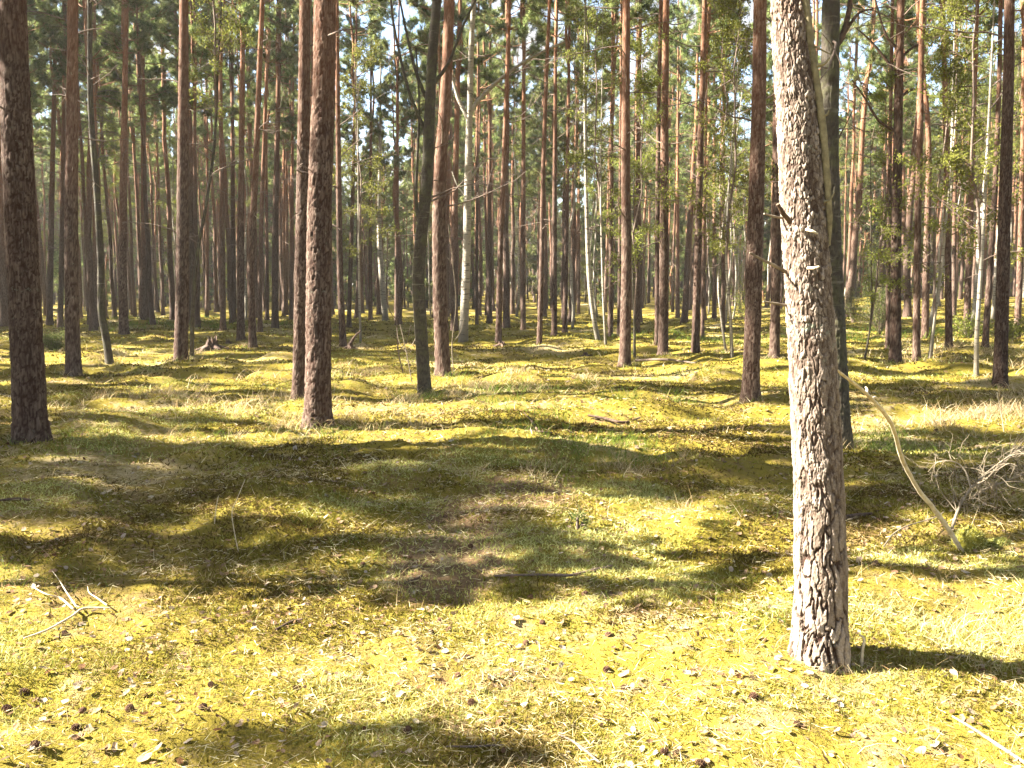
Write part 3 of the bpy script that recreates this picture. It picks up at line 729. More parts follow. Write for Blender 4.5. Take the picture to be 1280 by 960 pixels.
# ------------------------------------------------------------------ the wood beyond, and the wood out of frame on the sun's side
def wood(name, rows, label):
    """rows: x, y, z, variant, scale, turn"""
    A = np.array(rows, float)
    me = bpy.data.meshes.new(name); me.vertices.add(len(A)); me.vertices.foreach_set('co', A[:, :3].astype(np.float32).ravel())
    for nm, ty, col in (('variant', 'INT', 3), ('size', 'FLOAT', 4), ('turn', 'FLOAT', 5)):
        a = me.attributes.new(nm, ty, 'POINT'); a.data.foreach_set('value', A[:, col].astype(np.int32 if ty == 'INT' else np.float32))
    o = bpy.data.objects.new(name, me); COL.objects.link(o); o['kind'] = 'stuff'; o['label'] = label
    nt = bpy.data.node_groups.new(name, 'GeometryNodeTree')
    nt.interface.new_socket('Geometry', in_out='INPUT', socket_type='NodeSocketGeometry')
    nt.interface.new_socket('Geometry', in_out='OUTPUT', socket_type='NodeSocketGeometry')
    nn = nt.nodes; ln = nt.links
    gi = nn.new('NodeGroupInput'); go = nn.new('NodeGroupOutput')
    def info(ob):
        q = nn.new('GeometryNodeObjectInfo'); q.inputs['Object'].default_value = ob; q.inputs['As Instance'].default_value = False
        return q.outputs['Geometry']
    join = nn.new('GeometryNodeJoinGeometry'); insts = []
    for tr, cr, zc, *vs in VARIANTS:
        tf = nn.new('GeometryNodeTransform'); ln.new(info(cr), tf.inputs['Geometry']); tf.inputs['Translation'].default_value = zc
        if vs: tf.inputs['Scale'].default_value = vs[0]
        j = nn.new('GeometryNodeJoinGeometry')
        if tr: ln.new(info(tr), j.inputs[0])
        ln.new(tf.outputs[0], j.inputs[0])
        gt = nn.new('GeometryNodeGeometryToInstance'); ln.new(j.outputs[0], gt.inputs[0]); insts.append(gt)
    for gt in reversed(insts): ln.new(gt.outputs[0], join.inputs[0])
    ip = nn.new('GeometryNodeInstanceOnPoints'); ln.new(gi.outputs[0], ip.inputs['Points']); ln.new(join.outputs[0], ip.inputs['Instance'])
    ip.inputs['Pick Instance'].default_value = True
    def na(nm, ty):
        q = nn.new('GeometryNodeInputNamedAttribute'); q.data_type = ty; q.inputs['Name'].default_value = nm; return q.outputs['Attribute']
    ln.new(na('variant', 'INT'), ip.inputs['Instance Index'])
    cz = nn.new('ShaderNodeCombineXYZ'); ln.new(na('turn', 'FLOAT'), cz.inputs[2]); ln.new(cz.outputs[0], ip.inputs['Rotation'])
    ln.new(na('size', 'FLOAT'), ip.inputs['Scale'])
    ln.new(ip.outputs[0], go.inputs[0])
    md = o.modifiers.new('scatter', 'NODES'); md.node_group = nt
    return o
VARIANTS = [(FAR_TR[k][0], PINE_CROWNS[k], (*FAR_TR[k][1][:2], CROWN_Z)) for k in range(5)]
VARIANTS += [(FAR_TR[0][0], DENSE_CROWN, (*FAR_TR[0][1][:2], CROWN_Z)), (FAR_TR[1][0], SPARSE_CROWN, (*FAR_TR[1][1][:2], CROWN_Z))]
VARIANTS += [(FAR_BI[k][0], LEAF_CROWNS[k], (*FAR_BI[k][1][:2], 5.4)) for k in range(3)]
VARIANTS += [(None, YOUNG[0], (0, 0, .1)), (None, YOUNG[1], (0, 0, .1)), (None, YOUNG[2], (0, 0, .1)), (FAR_BI[0][0], DENSE_CROWN, (0, 0, 10.8), (.42, .42, .19))]

SUN_EL, SUN_AZ = math.radians(36), math.radians(-89.5)      # sun stands to the camera's left
rng = np.random.default_rng(77); rows = []
while len(rows) < 1900:
    y = math.sqrt(rng.uniform(79 ** 2, 195 ** 2)); x = rng.uniform(-.68, .68) * y
    v = rng.integers(0, 5) if rng.random() < .8 else rng.integers(7, 10)
    rows.append((x, y, float(gz(x, y)), v, rng.uniform(.85, 1.15) * gap(CX + FPX * x / y), rng.random() * 6.28))
for _ in range(760):      # young trees under the canopy of the far side
    y = math.sqrt(rng.uniform(76 ** 2, 200 ** 2)); x = rng.uniform(-.66, .66) * y
    rows.append((x, y, float(gz(x, y)) , rng.choice([10, 10, 10, 11, 12]), rng.uniform(.6, 1.8), rng.random() * 6.28))
wood('distant_wood', rows, 'far wood of crowded thin trunks closing the view')
rows = []
# where the photo's ground and trunks stand in sun (1) or shade (0): the trees out of frame are placed to let that light through
SUNMAP = {525: '.111111000.0.011', 548: '0..11111110.0.00', 575: '..0000000000.000', 600: '..000000000..00.', 630: '0000000..1...0..', 650: '000000.111......',
          680: '000000011..0...1', 705: '00.11.0111.0.111', 740: '111111000.0..111', 780: '1111111....1.111', 820: '1111111111111111', 860: '11111001111.1111', 900: '111.00001111111.', 940: '11.0000.11111111', 962: '1111000111111111'}
sdir = np.array([math.sin(SUN_AZ), math.cos(SUN_AZ)]); STAN = math.tan(SUN_EL)
LITP, SHP = [], []
for py, row in SUNMAP.items():
    for k, ch in enumerate(row):
        if ch != '.':
            if ch == '1' or py < 850: (LITP if ch == '1' else SHP).append(on_ground(40 + 80 * k, py))
for zt in (.2, .8, 1.4, 2.0, 2.6, 3.1): LITP += [(FB[0] - .1, FB[1], FB[2] + zt)] * 7
for px, py, zm in ((397, 533, 4.5), (781, 459, 3.0), (579, 430, 5.0), (1186, 440, 6.0), (822, 437, 5.0), (674, 434, 5)):
    q = on_ground(px, py); LITP += [(q[0] - .1, q[1], q[2] + zt) for zt in np.arange(.4, zm, .8)] * (5 if px == 397 else 1)
for px, py in ((640, 470), (700, 480), (760, 495), (560, 455), (250, 445), (200, 425), (420, 520), (1230, 522), (1150, 470), (1100, 440), (1200, 445), (900, 455), (480, 465), (100, 440), (60, 480), (300, 520)): LITP.append(on_ground(px, py))
LITP = np.array(LITP); SHP = np.array(SHP)
TYPE_R = {0: 1.9, 1: 2.05, 2: 2.2, 3: 1.9, 4: 2.05, 5: 1.75, 6: 1.6}
def shades(x, y, z, s, R, Q, fat):
    t = (x - Q[:, 0]) * sdir[0] + (y - Q[:, 1]) * sdir[1]; d = np.abs((x - Q[:, 0]) * sdir[1] - (y - Q[:, 1]) * sdir[0])
    zz = Q[:, 2] + t * STAN - z; f = (zz - CROWN_Z * s) / (8.6 * s)
    prof = np.where(f < .38, .55 + 1.2 * f, 1.12 - (np.clip(f - .38, 0, 1) / .64) ** 1.35)
    hit = (t > 0) & (f > -.03 * fat) & (f < 1.0) & (d < R * s * prof * fat)
    return hit | ((t > 0) & (f < .5) & (d < .16 * s + .07)) if fat > 1 else hit
open_ = np.full(len(SHP), 2)
cand = []
for _ in range(9000):
    y = rng.uniform(1.5, 11); x = -.60 * y - 2.6 - 18 * rng.random() ** 1.3; v = 5 if rng.random() < .75 else rng.integers(0, 5); sc = rng.uniform(.26, .95)
    cand.append((x, y, float(gz_big(x, y)), v, sc))
LH = [shades(c[0], c[1], c[2], c[4], TYPE_R[c[3]], LITP, 1.12).sum() for c in cand]
SH = [shades(c[0], c[1], c[2], c[4], TYPE_R[c[3]], SHP, .66) for c in cand]
while len(rows) < 34:
    sc_ = [np.minimum(h * open_, 1).sum() - .55 * l + (.3 if c[3] == 5 else 0) - (100 if any((c[0] - q[0]) ** 2 + (c[1] - q[1]) ** 2 < .5 for q in rows) else 0) for c, l, h in zip(cand, LH, SH)]
    k = int(np.argmax(sc_))
    if sc_[k] < .4: break
    open_ = np.maximum(open_ - SH[k], 0); c = cand[k]; rows.append((*c, rng.random() * 6.28))
print('casters', len(rows), 'shade points left', int((open_ > 0).sum()), 'of', len(SHP))
tries = 0; n0 = len(rows)
while len(rows) < n0 + 62 and tries < 6000:       # tall trees close to the edge of the view, shading the middle distance
    tries += 1
    y = rng.uniform(10.5, 46); x = -.60 * y - 3.0 - rng.uniform(0, 11); sc = rng.uniform(1.02, 1.28); z = float(gz_big(x, y)); v = int(rng.choice([5, 5, 5, 1]))
    if any((x - q[0]) ** 2 + (y - q[1]) ** 2 < 4 for q in rows): continue
    if shades(x, y, z, sc, TYPE_R[v], LITP, 1.15).any(): continue
    rows.append((x, y, z, v, sc, rng.random() * 6.28))
tries = 0; n0 = len(rows)
while len(rows) < n0 + 150 and tries < 12000:
    tries += 1
    y = rng.uniform(-6, 82); xe = -.60 * max(y, 1.0) - 3.0; x = xe - rng.uniform(0, 30); v = int(rng.choice([5, 5, 5, 5, 0, 2])); sc = rng.uniform(.75, 1.1); z = float(gz_big(x, y))
    if any((x - q[0]) ** 2 + (y - q[1]) ** 2 < 6 for q in rows): continue
    if shades(x, y, z, sc, TYPE_R[v], LITP, 1.1).any(): continue
    rows.append((x, y, z, v, sc, rng.random() * 6.28))
rows.append((-8.55, 2.97, float(gz_big(-7.9, 3.25)), 13, .5, 1.0))      # unseen bushy topped young tree, shaped to cast the small foreground shadow
print('random', len(rows) - n0, tries)
rows += [(-4.05, 5.45, float(gz_big(-4.0, 5.4)), 0, .33, 1.0), (-4.75, 4.78, float(gz_big(-4.7, 4.8)), 5, .22, 2.0)]      # two unseen young pines, added to shade the path and right middle ground
for _ in range(46):           # thin crowned tall pines that dapple the middle distance
    y = rng.uniform(8.6, 46); x = -.60 * y - 3.0 - rng.uniform(0, 10)
    if any((x - q[0]) ** 2 + (y - q[1]) ** 2 < 1.2 for q in rows) or abs(y - FB[1]) < 2: continue
    rows.append((x, y, float(gz_big(x, y)), 6, rng.uniform(.95, 1.3), rng.random() * 6.28))
for _ in range(110):          # to the other side and behind
    y = rng.uniform(-22, 80); x = .62 * max(y, 0) + 3 + rng.uniform(0, 20)
    if y < -3 and rng.random() < .6: x = rng.uniform(-14, 14)
    rows.append((x, y, float(gz_big(x, y)), rng.integers(0, 5), rng.uniform(.85, 1.1), rng.random() * 6.28))
wood('surrounding_wood', rows, 'pine wood going on beyond both sides of the view')

# ------------------------------------------------------------------ ground cover
def frustum_points(y0, y1, n, wide, rng):
    y = np.sqrt(rng.uniform(y0 * y0, y1 * y1, n)); x = rng.uniform(-1, 1, n) * (.60 * y + wide)
    return x, y
def moss_amount(x, y):
    m = sstep(.36, .54, fbm(x * .9, y * 1.1, 21, 4)) * (1 - .85 * path_mask(x, y))
    return .12 + .88 * m
rng = np.random.default_rng(5); g = Geo()
for y0, y1, den, L, W in ((2.2, 3.6, 15000, .026, .0058), (3.6, 5.2, 9000, .030, .0075), (5.2, 7.5, 4600, .034, .011), (7.5, 11, 2000, .040, .016), (11, 17, 750, .042, .021), (17, 30, 210, .055, .036), (30, 55, 45, .08, .07)):
    wide = 1.0; area = .60 * (y1 ** 2 - y0 ** 2) + 2 * wide * (y1 - y0); n = int(den * area)
    x, y = frustum_points(y0, y1, n, wide, rng); k = rng.random(n) < moss_amount(x, y); x, y = x[k], y[k]; n = len(x)
    D = rng.normal(size=(n, 3)) * np.array([.75, .75, .35]) + np.array([0, 0, .75])
    pat = fbm(x * 1.7 + 7, y * 1.7, 51, 3)
    pat = .55 * pat + .45 * fbm(x * .55 + 3, y * .8, 52, 3)
    tone = np.clip(.05 + .85 * sstep(.33, .66, pat) + rng.normal(size=n) * .2 - .22 * float(np.clip((y0 - 4) / 6, 0, 1)), 0, 1)
    blades(g, np.stack([x, y, gz(x, y) - .003], 1), D, L * rng.uniform(.6, 1.3, n), W * rng.uniform(.7, 1.3, n), 0, tone, rng)
o = g.build('moss', [M_moss], smooth=False); o['kind'] = 'stuff'; o['label'] = 'yellow green moss carpet over the forest floor'

# grass: dry and green tussocks
def tussock(gd, x, y, n, L, spread, rng, dry=True, bend=.35):
    P = np.stack([x + rng.normal(size=n) * spread, y + rng.normal(size=n) * spread, np.zeros(n)], 1); P[:, 2] = gz(P[:, 0], P[:, 1]) - .01
    a = rng.random(n) * 2 * PI; D = np.stack([np.cos(a) * .5, np.sin(a) * .5, rng.uniform(.5, 1.3, n)], 1)
    w = max(.0028, .0011 * math.hypot(x, y) * .55)
    curved_blades(gd, P, D, L * rng.uniform(.45, 1.15, n), np.full(n, w), bend * rng.uniform(.3, 1.6, n), 0, np.clip(rng.normal(size=n) * .22 + .55, 0, 1), rng)
dry, green = Geo(), Geo(); rng = np.random.default_rng(91)
spots = [((1230, 522), 26, .26), ((1190, 526), 16, .24), ((1265, 515), 18, .28), ((610, 490), 12, .22), ((580, 478), 10, .2), ((430, 528), 14, .25), ((380, 540), 12, .2), ((330, 505), 12, .24), ((290, 520), 10, .24), ((230, 505), 9, .3), ((470, 500), 10, .25), ((445, 470), 9, .25), ((1240, 820), 7, .16), ((1270, 800), 7, .18), ((660, 470), 8, .22), ((700, 480), 8, .2), ((1100, 440), 8, .3), ((1200, 445), 10, .3), ((1250, 460), 8, .3), ((760, 590), 6, .2), ((720, 600), 5, .22), ((60, 520), 6, .25), ((150, 500), 6, .25)]
for (px, py), k, L in spots:
    x, y, z = on_ground(px, py)
    for _ in range(k):
        tussock(dry, x + rng.normal() * .05 * y, y + rng.normal() * .05 * y, 34, L, .06 + .004 * y, rng, True)
gs = [((560, 500), 8), ((545, 488), 6), ((660, 488), 10), ((640, 520), 10), ((610, 510), 8), ((730, 570), 12), ((680, 575), 10), ((790, 560), 10), ((820, 500), 10), ((1080, 550), 12), ((1130, 548), 12), ((1060, 415), 16), ((1100, 425), 16), ((1150, 420), 12), ((220, 405), 14), ((270, 405), 16), ((320, 412), 12), ((170, 400), 10), ((860, 425), 16), ((900, 430), 12), ((840, 420), 10), ((150, 560), 8), ((80, 720), 5), ((400, 705), 4), ((610, 670), 5), ((840, 640), 6), ((980, 790), 6), ((905, 760), 4), ((420, 540), 8), ((480, 660), 4)]
for (px, py), k in gs:
    x, y, z = on_ground(px, py)
    for _ in range(k):
        tussock(green, x + rng.normal() * .045 * y, y + rng.normal() * .05 * y, 30, .13 if y < 7 else .17 + .004 * y, .07 + .006 * y, rng, False, .25)
# skirts of grass and moss round the nearer trunks
for bx_, by_ in HAND:
    if by_ < 26:
        for q in range(9):
            a = rng.random() * 2 * PI; rr = .13 + .05 * rng.random() + (.02 * by_ if by_ > 15 else 0) * .3
            tussock(dry if q % 3 else green, bx_ + rr * math.cos(a), by_ + rr * math.sin(a) - .03, 12, .10 if by_ < 6 else .16, .04, rng, True, .3)
# loose stalks everywhere
for gd, n, L in ((dry, 16000, .13), (green, 7000, .10)):
    for y0, y1, share, s in ((2.3, 5, .3, .7), (5, 10, .3, 1), (10, 24, .4, 1.6)):
        k = int(n * share); x, y = frustum_points(y0, y1, k, .6, rng); q = fbm(x * .8, y * .8, 66 if gd is dry else 67, 2) + rng.random(k) * .25 > .62; x, y = x[q], y[q]; k = len(x)
        a = rng.random(k) * 2 * PI
        curved_blades(gd, np.stack([x, y, gz(x, y) - .01], 1), np.stack([np.cos(a) * .7, np.sin(a) * .7, rng.uniform(.25, 1.0, k)], 1), L * s * rng.uniform(.5, 1.6, k), np.maximum(.0018, .0006 * y), .35 * rng.uniform(0, 1.5, k), 0, np.clip(rng.normal(size=k) * .25 + .5, 0, 1), rng)
o = dry.build('dry_grass', [M_straw], smooth=False); o['kind'] = 'stuff'; o['label'] = 'bleached dry grass in tufts between the trees'
o = green.build('green_grass', [M_grass], smooth=False); o['kind'] = 'stuff'; o['label'] = 'fresh green grass tufts in the moss'

# fallen needles, thick on the bare path
g = Geo(); rng = np.random.default_rng(15)
for y0, y1, n, w, L in ((2.2, 4.2, 26000, .0016, .05), (4.2, 7.5, 22000, .0032, .065), (7.5, 14, 16000, .008, .10)):
    x, y = frustum_points(y0, y1, n, .6, rng); k = rng.random(n) < .22 + .7 * np.maximum(path_mask(x, y), 1 - sstep(.35, .5, fbm(x * .9, y * .9, 21, 3))); x, y = x[k], y[k]; n = len(x)
    a = rng.random(n) * 2 * PI; D = np.stack([np.cos(a), np.sin(a), rng.normal(size=n) * .15], 1)
    blades(g, np.stack([x, y, gz(x, y) + rng.uniform(.004, .016, n)], 1), D, L * rng.uniform(.6, 1.2, n), w, 0, rng.random(n), rng)
o = g.build('fallen_needles', [M_needlelit], smooth=False); o['kind'] = 'stuff'; o['label'] = 'brown fallen pine needles strewn over the path'

g = Geo()
for y0, y1, n, w, L in ((2.2, 4.2, 24000, .0030, .05), (4.2, 7.5, 20000, .0048, .065), (7.5, 14, 9000, .01, .10)):
    x, y = frustum_points(y0, y1, n, .6, rng); k = rng.random(n) < .15 + .85 * sstep(.42, .62, fbm(x * 1.4, y * 1.4, 83, 3)); x, y = x[k], y[k]; n = len(x)
    a = rng.random(n) * 2 * PI; D = np.stack([np.cos(a), np.sin(a), rng.normal(size=n) * .3 + .1], 1)
    blades(g, np.stack([x, y, gz(x, y) + rng.uniform(.006, .022, n)], 1), D, L * rng.uniform(.3, 1.3, n), w, 0, np.clip(rng.normal(size=n) * .25 + .65, 0, 1), rng)
o = g.build('straw_litter', [M_straw], smooth=False); o['kind'] = 'stuff'; o['label'] = 'pale broken straw lying in the moss'

# dry leaves: a cupped outline
def leaf_geo(g, x, y, z, s, a, tilt, tone, rng):
    n = 10; t = np.linspace(0, 2 * PI, n, endpoint=False)
    r = 1 + .10 * np.cos(5 * t + rng.random() * 6); px = np.cos(t) * r * 1.0; py = np.sin(t) * r * .68; px = np.where(px > .6, px * 1.18, px)
    c1, c2 = rng.uniform(-.15, .5, 2)
    pz = c1 * py ** 2 + c2 * px ** 2 * .5 + rng.normal(size=n) * .06
    V = np.vstack([np.stack([px, py, pz], 1), [[0, 0, -.03]]]) * s
    ca, sa = math.cos(tilt[0]), math.sin(tilt[0]); cb, sb = math.cos(tilt[1]), math.sin(tilt[1]); cz_, sz_ = math.cos(a), math.sin(a)
    Rm = np.array([[cz_, -sz_, 0], [sz_, cz_, 0], [0, 0, 1]]) @ np.array([[1, 0, 0], [0, ca, -sa], [0, sa, ca]]) @ np.array([[cb, 0, sb], [0, 1, 0], [-sb, 0, cb]])
    V = V @ Rm.T + np.array([x, y, z])
    F = np.stack([np.arange(n), (np.arange(n) + 1) % n, np.full(n, n)], 1)
    g.add(V, F, 0, tone)
g = Geo(); rng = np.random.default_rng(23)
for y0, y1, n, s0 in ((2.3, 4.5, 1900, .012), (4.5, 8, 2200, .016), (8, 18, 1500, .026)):
    x, y = frustum_points(y0, y1, n, .6, rng)
    for a, b in zip(x, y):
        if fbm(np.array(a * 1.1), np.array(b * 1.1), 71, 2) + rng.random() * .35 < .58: continue
        leaf_geo(g, a, b, float(gz(a, b)) + .012, s0 * rng.uniform(.6, 1.5), rng.random() * 6.28, rng.normal(size=2) * .35, np.clip(rng.normal() * .28 + .55, 0, 1), rng)
o = g.build('leaf_litter', [M_litter], smooth=False); o['kind'] = 'stuff'; o['label'] = 'scattered small dry leaves in the moss'
LEAFS = []
for k in range(4):
    g = Geo(); leaf_geo(g, 0, 0, .012, .027, 0, (.2, -.15), .45 + .17 * k, np.random.default_rng(600 + k)); o = g.build('dry_leaf', [M_litter], smooth=False); COL.objects.unlink(o); LEAFS.append(o)
LP = [(284, 718), (379, 712), (430, 704), (157, 775), (65, 772), (15, 698), (250, 633), (265, 642), (340, 636), (342, 659), (305, 648), (228, 655), (190, 690), (80, 735), (10, 740), (20, 752), (60, 812), (55, 838), (225, 836), (160, 800), (120, 890), (235, 928), (180, 950), (540, 865), (555, 877), (600, 893), (520, 905), (470, 945), (705, 945), (610, 850), (640, 842), (710, 818), (640, 722), (665, 716), (690, 720), (622, 710), (590, 684), (820, 672), (960, 722), (870, 735), (850, 760), (1010, 842), (985, 838), (1040, 835), (905, 880), (925, 876), (945, 905), (890, 940), (1150, 940), (1170, 935), (1185, 945), (1205, 822), (1230, 728), (1230, 862), (1105, 600), (1075, 622), (800, 850), (780, 845), (1070, 915), (740, 870)]
for px, py in LP:
    x, y, z = on_ground(px, py); o = LEAFS[rng.integers(0, 4)].copy(); COL.objects.link(o); o.location = (x, y, z - .002); o.rotation_euler = (rng.normal() * .25, rng.normal() * .25, rng.random() * 6.28); s = rng.uniform(.5, .95); o.scale = (s, s, s)
    near = 'by the path with the pine cones' if 450 < px < 800 and py < 800 else 'in the broad shadow band' if py < 715 and px < 450 else 'in bright moss round the front pine' if px > 760 else 'in bright moss away from the front pine'
    tag(o, 'curled dry leaf lying ' + near, 'dry leaf', 'dry leaves ' + near)

# pine cones
CONES = []
for k in range(3):
    g = Geo(); rg = np.random.default_rng(700 + k)
    tube(g, [(0, 0, -.022), (0, 0, 0), (0, 0, .016), (0, 0, .026)], [.007, .011, .009, .003], 8, 0)
    for j in range(58):
        f = j / 58; th = j * 2.39996; z = -.022 + .047 * f; r = .0095 * math.sin(PI * (.18 + .75 * f)) ** .7; L = .0145 * math.sin(PI * (.16 + .78 * f)) + .003
        d = np.array([math.cos(th), math.sin(th), .35 + .9 * f + rg.normal() * .12]); d /= np.linalg.norm(d); s = np.array([-math.sin(th), math.cos(th), 0]); c = np.array([math.cos(th) * r, math.sin(th) * r, z]); n = np.cross(d, s)
        w = L * .42
        V = [c - s * w * .5, c + s * w * .5, c + d * L * .8 + s * w, c + d * L + n * .001, c + d * L * .8 - s * w]; V = V + [v - n * .0016 for v in V]
        g.add(V, [[0, 1, 2, 4], [6, 5, 9, 7]], 0); g.n = g.n; b = np.asarray(V)
        g.add(b, [[4, 2, 3], [9, 8, 7]], 0); g.add(b, [[0, 4, 9, 5], [2, 1, 6, 7], [3, 2, 7, 8], [4, 3, 8, 9]], 0)
    o = g.build('pine_cone', [M_cone], smooth=False); COL.objects.unlink(o); CONES.append(o)
CP = [(513, 699), (523, 712), (540, 693), (556, 647), (588, 684), (550, 778), (561, 789), (539, 792), (570, 768), (585, 823), (572, 846), (509, 916), (663, 748), (731, 744), (678, 780), (657, 806), (760, 795), (759, 839), (831, 941), (846, 944), (468, 672), (453, 707), (590, 881), (81, 794), (31, 867), (9, 888), (103, 891), (45, 934), (253, 886), (264, 858), (162, 888), (96, 912), (890, 752), (943, 873), (996, 907), (876, 957), (1096, 708), (782, 862)]
for px, py in CP:
    x, y, z = on_ground(px, py); o = CONES[rng.integers(0, 3)].copy(); COL.objects.link(o); o.location = (x, y, z + .007); s = rng.uniform(.52, .8); o.scale = (s, s, s); o.rotation_euler = (rng.uniform(.8, 1.9), rng.normal() * .4, rng.random() * 6.28)
    near = 'on the needle covered path' if 440 < px < 700 and py < 850 else 'in bright moss towards the shaded side' if px < 440 else 'in moss round the front pine' if px > 700 else 'in the small shaded moss patch'
    tag(o, 'open brown pine cone lying ' + near, 'pine cone', 'pine cones ' + near)

# ------------------------------------------------------------------ fallen branches, brushwood, stumps, shrubs
def pix_branch(name, pix, widths, label, mat, cat='branch', Ys=None, lift=0.0, twigs=(), sides=7, rough=.3):
    """Ys: world depth per pixel point; None lays the point on the ground."""
    W = []
    for k, p in enumerate(pix):
        if Ys is None or Ys[k] is None:
            q = on_ground(*p); W.append((q[0], q[1], q[2] + lift))
        else: W.append(at_depth(*p, Ys[k]))
    W = np.array(W); org = W[0].copy(); g = Geo(); n = 6 * len(W)
    S = spline(W - org, n); R = np.interp(np.linspace(0, 1, n), np.linspace(0, 1, len(widths)), widths) * .5 * W[:, 1].mean() / FPX
    tube(g, S, R, sides, 0, .5, rough=rough, seed=3)
    for tw, w0, yy in twigs:
        Q = []
        for k, p in enumerate(tw):
            if yy is None: q = on_ground(*p); Q.append(np.array((q[0], q[1], q[2] + lift + .01)))
            else: Q.append(np.array(at_depth(*p, yy + .03 * k)))
        Q = np.array(Q) - org; tube(g, spline(Q, 3 * len(Q)), np.linspace(w0, w0 * .45, 3 * len(Q)) * .5 * W[:, 1].mean() / FPX, 5, 0, .5, rough=.2, seed=4)
    o = g.build(name, [mat], loc=tuple(org)); tag(o, label, cat); return o
bx, by, bz = on_ground(1203, 690); Yb = by
pix_branch('fallen_branch', [(1203, 690), (1186, 662), (1165, 633), (1148, 612), (1128, 575), (1118, 540), (1108, 520), (1085, 494), (1062, 475), (1043, 460)], [6.5, 7, 6.6, 6.2, 5.8, 5.4, 5, 4.4, 3.6, 2.6],
    'long pale barkless branch slanting from the moss up to the front pine', M_pale, Ys=[Yb, Yb - .05, Yb - .12, Yb - .2, Yb - .35, Yb - .55, Yb - .7, Yb - .95, Yb - 1.15, Yb - 1.3],
    twigs=[([(1083, 492), (1084, 487), (1082, 484)], 4, Yb - .95), ([(1090, 498), (1094, 496), (1096, 497)], 3, Yb - .9)])
# dead brushwood: several grey branched boughs heaped at the side
def bough(pix, Y, w, label, rng, nsub=16, spread=40):
    W = np.array([at_depth(px, py, Y + .12 * k) for k, (px, py) in enumerate(pix)]); org = W[0].copy(); g = Geo(); n = 5 * len(W); S = spline(W - org, n)
    tube(g, S, np.linspace(w, w * .35, n) * .5 * Y / FPX, 6, 0, rough=.25, seed=2)
    for k in range(nsub):
        i = rng.integers(3, n - 1); d = (S[i] - S[i - 1]); d /= np.linalg.norm(d); d = d * .7 + rng.normal(size=3) * .65; d /= np.linalg.norm(d); L = spread * Y / FPX * rng.uniform(.4, 1.3); Q = [S[i]]
        for j in range(7):
            d = d + rng.normal(size=3) * .28 + np.array([0, 0, -.06]); d /= np.linalg.norm(d); nq = Q[-1] + d * L / 7
            fl = float(gz(nq[0] + org[0], nq[1] + org[1])) - org[2] + .01
            if nq[2] < fl: nq[2] = fl
            Q.append(nq)
        Q = np.array(Q); w2 = w * rng.uniform(.22, .45); tube(g, spline(Q, 12), np.linspace(w2, w2 * .3, 12) * .5 * Y / FPX, 4, 0)
        for m in range(rng.integers(1, 4)):
            b = Q[rng.integers(2, 6)]; e = d + rng.normal(size=3) * .8; e /= np.linalg.norm(e); l = L * rng.uniform(.2, .5)
            E = np.array([b, b + e * l * .5 + rng.normal(size=3) * .02, b + e * l + rng.normal(size=3) * .03]); E[:, 2] = np.maximum(E[:, 2], gz(E[:, 0] + org[0], E[:, 1] + org[1]) - org[2] + .008)
            tube(g, spline(E, 6), np.linspace(w2 * .5, w2 * .2, 6) * .5 * Y / FPX, 3, 0)
    o = g.build('dead_bough', [M_brush], loc=tuple(org)); tag(o, label, 'dead bough', 'dead boughs of the brushwood'); return o
rng = np.random.default_rng(8)
bough([(1190, 660), (1200, 632), (1214, 610), (1235, 590), (1262, 570), (1300, 548)], Yb + .02, 4.2, 'thick pale bough of the brushwood, forking up from the moss mound', rng, 34, 62)
bough([(1214, 611), (1206, 588), (1192, 577), (1172, 578), (1160, 590)], Yb + .1, 2.6, 'thin pale bough arching low over the front of the brushwood', rng, 16, 42)
bough([(1214, 608), (1232, 600), (1255, 575), (1275, 560), (1305, 552)], Yb + .35, 3.2, 'tangled grey bough lying across the back of the brushwood', rng, 44, 58)
bough([(1225, 615), (1240, 608), (1262, 600), (1290, 590), (1310, 586)], Yb + .5, 3.2, 'low grey bough at the bottom of the brushwood', rng, 44, 52)
bough([(1105, 683), (1116, 668), (1135, 657), (1165, 648), (1180, 640)], Yb + .05, 2.4, 'slender pale twig trailing from the brushwood towards the front pine', rng, 5, 22)
pix_branch('fallen_twig', [(30, 806), (60, 795), (90, 778), (105, 768), (138, 767)], [2, 2.8, 3, 3, 2], 'branched pale twig lying in bright moss by the shadow edge', M_pale, 'twig', lift=.03,
    twigs=[([(92, 771), (76, 757), (58, 752), (42, 743)], 3, None), ([(96, 768), (84, 750), (75, 735), (66, 722)], 2.2, None), ([(134, 766), (122, 757), (112, 750), (110, 742)], 2.2, None)])
pix_branch('fallen_twig', [(618, 723), (650, 722), (690, 722), (715, 722), (740, 716), (766, 710)], [2.5, 3, 4, 4, 4, 2.5], 'long thin twig lying among leaves beyond the cone strewn path', M_twig, 'twig', lift=.015)
pix_branch('fallen_twig', [(506, 732), (517, 728), (528, 722)], [3, 4, 2.5], 'short dark twig among cones on the path', M_stump, 'twig', lift=.012)
pix_branch('fallen_twig', [(698, 922), (715, 930), (735, 945), (750, 958)], [2.5, 3.5, 4, 3], 'curved grey twig in bright moss by the photo bottom edge', M_twig, 'twig', lift=.012)
pix_branch('fallen_twig', [(558, 937), (590, 937), (630, 935)], [2, 3, 2], 'thin straight twig at the small shaded moss patch', M_twig, 'twig', lift=.012)
pix_branch('fallen_twig', [(1190, 900), (1215, 915), (1245, 935), (1290, 965)], [3, 4, 5, 5], 'thick pale stick lying in moss near the corner below the brushwood', M_brush, 'stick', lift=.015)
pix_branch('fallen_twig', [(345, 790), (365, 780), (378, 777)], [3.5, 4, 3], 'short dark stick lying in bright moss', M_stump, 'stick', lift=.012)
